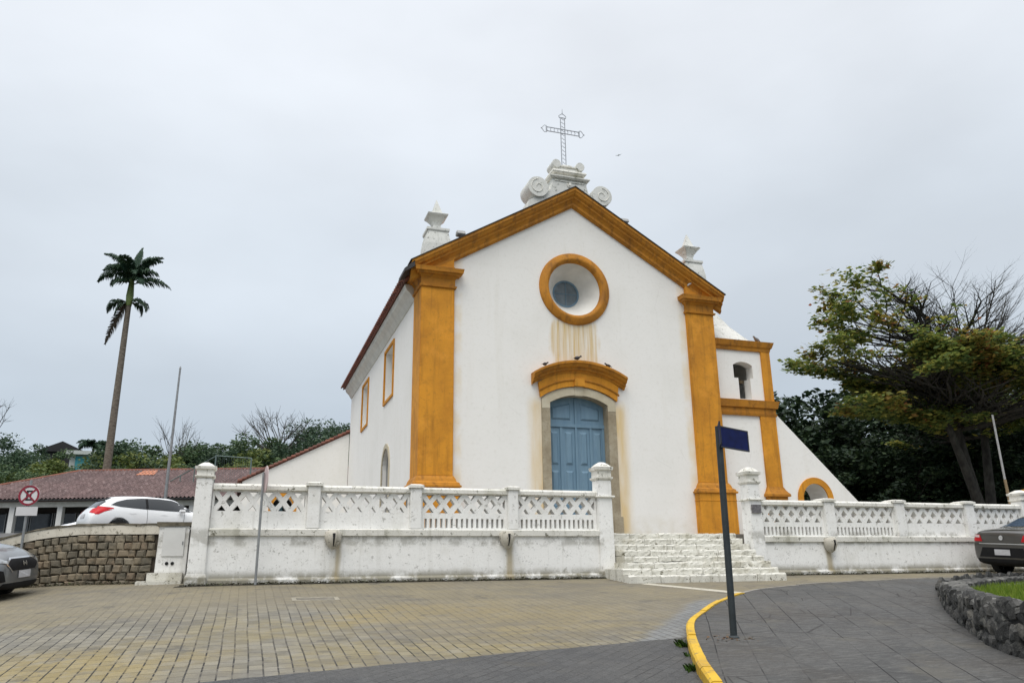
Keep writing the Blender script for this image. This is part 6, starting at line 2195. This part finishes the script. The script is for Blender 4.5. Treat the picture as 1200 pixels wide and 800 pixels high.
    v_, f_ = cards(reps, sz, .35, .55, rng)
    off = np.array([bx_, by_, YZ])
    # colour differs with position: yellow and red sprays in places, green towards the church
    cl = reps - off
    key = np.sin(reps[:, 0] * 1.7 + reps[:, 2] * 2.1) + np.sin(reps[:, 1] * 2.3 - reps[:, 0] * .9) + rng.normal(0, .5, n_)
    warm = (key > .95)
    V = v_.reshape(-1, 4, 3) - off
    for nm, mask, mt in (('crown', ~warm, MT['leaf_almond_green']), ('yellowing_leaves', warm, MT['leaf_almond'])):
        vv = V[mask].reshape(-1, 3)
        np_mesh(nm, vv, np.arange(len(vv)).reshape(-1, 4), mt, t)
    print('almond leaves', n_)
    return t
almond()

DG = 'dark dense trees behind the church'
DL = 'dense dark green tree in the shadowy grove right of the church'
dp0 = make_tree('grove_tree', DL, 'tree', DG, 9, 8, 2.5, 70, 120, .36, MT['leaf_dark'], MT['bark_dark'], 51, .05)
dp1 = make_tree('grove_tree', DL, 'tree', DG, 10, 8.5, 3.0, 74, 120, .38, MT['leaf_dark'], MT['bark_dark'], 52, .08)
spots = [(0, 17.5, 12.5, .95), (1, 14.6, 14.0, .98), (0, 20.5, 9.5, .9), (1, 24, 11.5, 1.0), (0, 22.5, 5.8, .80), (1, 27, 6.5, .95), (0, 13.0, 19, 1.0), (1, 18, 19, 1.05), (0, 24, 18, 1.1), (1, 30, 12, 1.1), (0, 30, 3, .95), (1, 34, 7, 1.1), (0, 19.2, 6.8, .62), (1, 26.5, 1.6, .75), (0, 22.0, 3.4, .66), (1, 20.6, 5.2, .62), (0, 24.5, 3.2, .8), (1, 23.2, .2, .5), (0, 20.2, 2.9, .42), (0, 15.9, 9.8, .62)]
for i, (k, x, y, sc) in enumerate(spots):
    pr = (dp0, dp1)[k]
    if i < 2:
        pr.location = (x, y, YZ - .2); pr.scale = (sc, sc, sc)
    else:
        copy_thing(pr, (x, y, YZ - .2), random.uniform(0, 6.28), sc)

# leaning pole and yellow pipe frame among the trees
lp = thing('leaning_pole', 'pale leaning pole with a wooden foot under the almond tree', 'pole', (15.04, -1.19, YZ))
MB().tube([(14.78, -1.38, 2.88), (14.5, -1.6, 3.9), (14.25, -1.8, 4.95)], [.035, .034, .03], 8).build('upper_tube', MT['pale_pole'], lp)
MB().tube([(15.2, -1.1, .8), (14.785, -1.376, 2.86)], [.05, .045], 8).build('foot', MT['wood'], lp)
yf = MB().tube([(14.95, -1.35, .9), (15.0, -1.4, 2.2), (15.12, -1.5, 2.42), (15.4, -1.75, 2.52), (16.2, -2.3, 2.56), (17.2, -3.0, 2.5), (17.4, -3.2, .9)], .07, 10).tube([(15.35, -1.7, 2.5), (15.35, -1.7, 2.9), (16.6, -2.6, 2.95)], .06, 10)
o_ = yf.build('pipe_frame', MT['yellow_pipe'], smooth=True); tag(o_, 'yellow bent pipe frame behind the wall at the right edge', 'pipe frame')

# ------------------------------------------------------------------ small things on the facade
def pigeon(x, y, z, rz, sc, label, mat, name='pigeon', cat='bird', group=None):
    mb = MB()
    secs = [(-.17, .008, .055), (-.10, .022, .075), (-.05, .05, .085), (.0, .062, .09), (.06, .055, .10), (.10, .036, .125), (.12, .03, .15), (.145, .032, .165), (.17, .02, .165), (.185, .006, .16), (.205, .002, .155)]
    mb.v, mb.f = [], []
    k = 8
    for x_, r, zc in secs:
        for q in range(k):
            a = 2 * math.pi * q / k
            mb.v.append((x_ * sc, r * math.cos(a) * sc * (1.6 if x_ < -.08 else 1), (zc + r * math.sin(a) * (.35 if x_ < -.08 else 1)) * sc))
    for i in range(len(secs) - 1):
        for q in range(k):
            q2 = (q + 1) % k
            mb.f.append((i * k + q, i * k + q2, (i + 1) * k + q2, (i + 1) * k + q))
    for s_ in (-1, 1):
        mb.tube([(.01 * sc, s_ * .022 * sc, .05 * sc), (.015 * sc, s_ * .022 * sc, 0)], .005 * sc, 5)
    o = mb.build(name, mat, smooth=True)
    o.location = (x, y, z); o.rotation_euler = (0, 0, rz)
    tag(o, label, cat, group)
    return o
def hood_z(x):
    s_ = 6.16 - 5.74; r = (1.5 ** 2 + s_ ** 2) / (2 * s_)
    return 6.16 - r + math.sqrt(r * r - x * x)
pigeon(-1.15, -.25, hood_z(-1.15) + .002, R(20), .8, 'pigeon perched on the left end of the ochre door hood', MT['pigeon'])
pigeon(-.12, -.27, hood_z(-.12) + .002, R(10), .95, 'pigeon perched at the middle of the ochre door hood', MT['pigeon'])
pigeon(.92, -.25, hood_z(.92) + .002, R(190), .8, 'pigeon perched on the right end of the ochre door hood', MT['pigeon'])
pigeon(6.72, TY - .05, 7.425, R(200), 1.1, 'grey pigeon perched on the bell tower cornice', MT['bird'])
fb = MB()
fb.add([(-.28, 0, .05), (-.1, .05, .0), (.0, .06, .0), (0, -.06, 0), (-.1, -.05, 0), (.28, .02, .06), (.1, .05, 0), (.1, -.05, 0), (-.12, .0, .02), (.12, 0, .02)], [(0, 1, 8), (0, 8, 4), (1, 2, 3, 4), (2, 6, 7, 3), (5, 9, 6), (5, 7, 9), (1, 4, 8), (6, 9, 7)])
fb.tube([(0, -.16, 0), (0, 0, .0), (0, .16, .0)], [.01, .035, .008], 6)
d = rt * ((725 - 600) / 911.34) + up * ((400 - 182) / 911.34) - bk
o_ = fb.build('flying_bird', MT['bird']); o_.location = CAM + d * 60; o_.rotation_euler = (.1, -.2, R(-25)); tag(o_, 'tiny grey bird gliding in the cloudy sky right of the cross', 'bird')

def floodlight(x, z, label):
    t = thing('floodlight', label, 'floodlight', (x, -.15, z))
    MB().tube([(x, -.15, z), (x, -.15, z + .1)], .015, 6).build('bracket', MT['galv'], t)
    MB().loft([(z + .09, x - .10, x + .10, -.24, -.06), (z + .13, x - .13, x + .13, -.28, -.04), (z + .24, x - .12, x + .12, -.22, -.05)]).build('housing', MT['lamp_body'], t)
floodlight(-3.72, 11.93 - .598 * 3.72, 'small grey floodlight on the left slope of the gable')
floodlight(1.78, 11.93 - .598 * 1.78, 'small grey floodlight on the right slope of the gable')
fl2 = MB().tube([(3.98, -.14, 9.05), (4.2, -.2, 9.2)], .03, 8).build('lamp_tube', MT['pale_pole']); tag(fl2, 'short pale lamp tube on the ochre wedge above the right capital', 'lamp')

for o in bpy.data.objects:
    if '_o' in o:
        del o['_o']
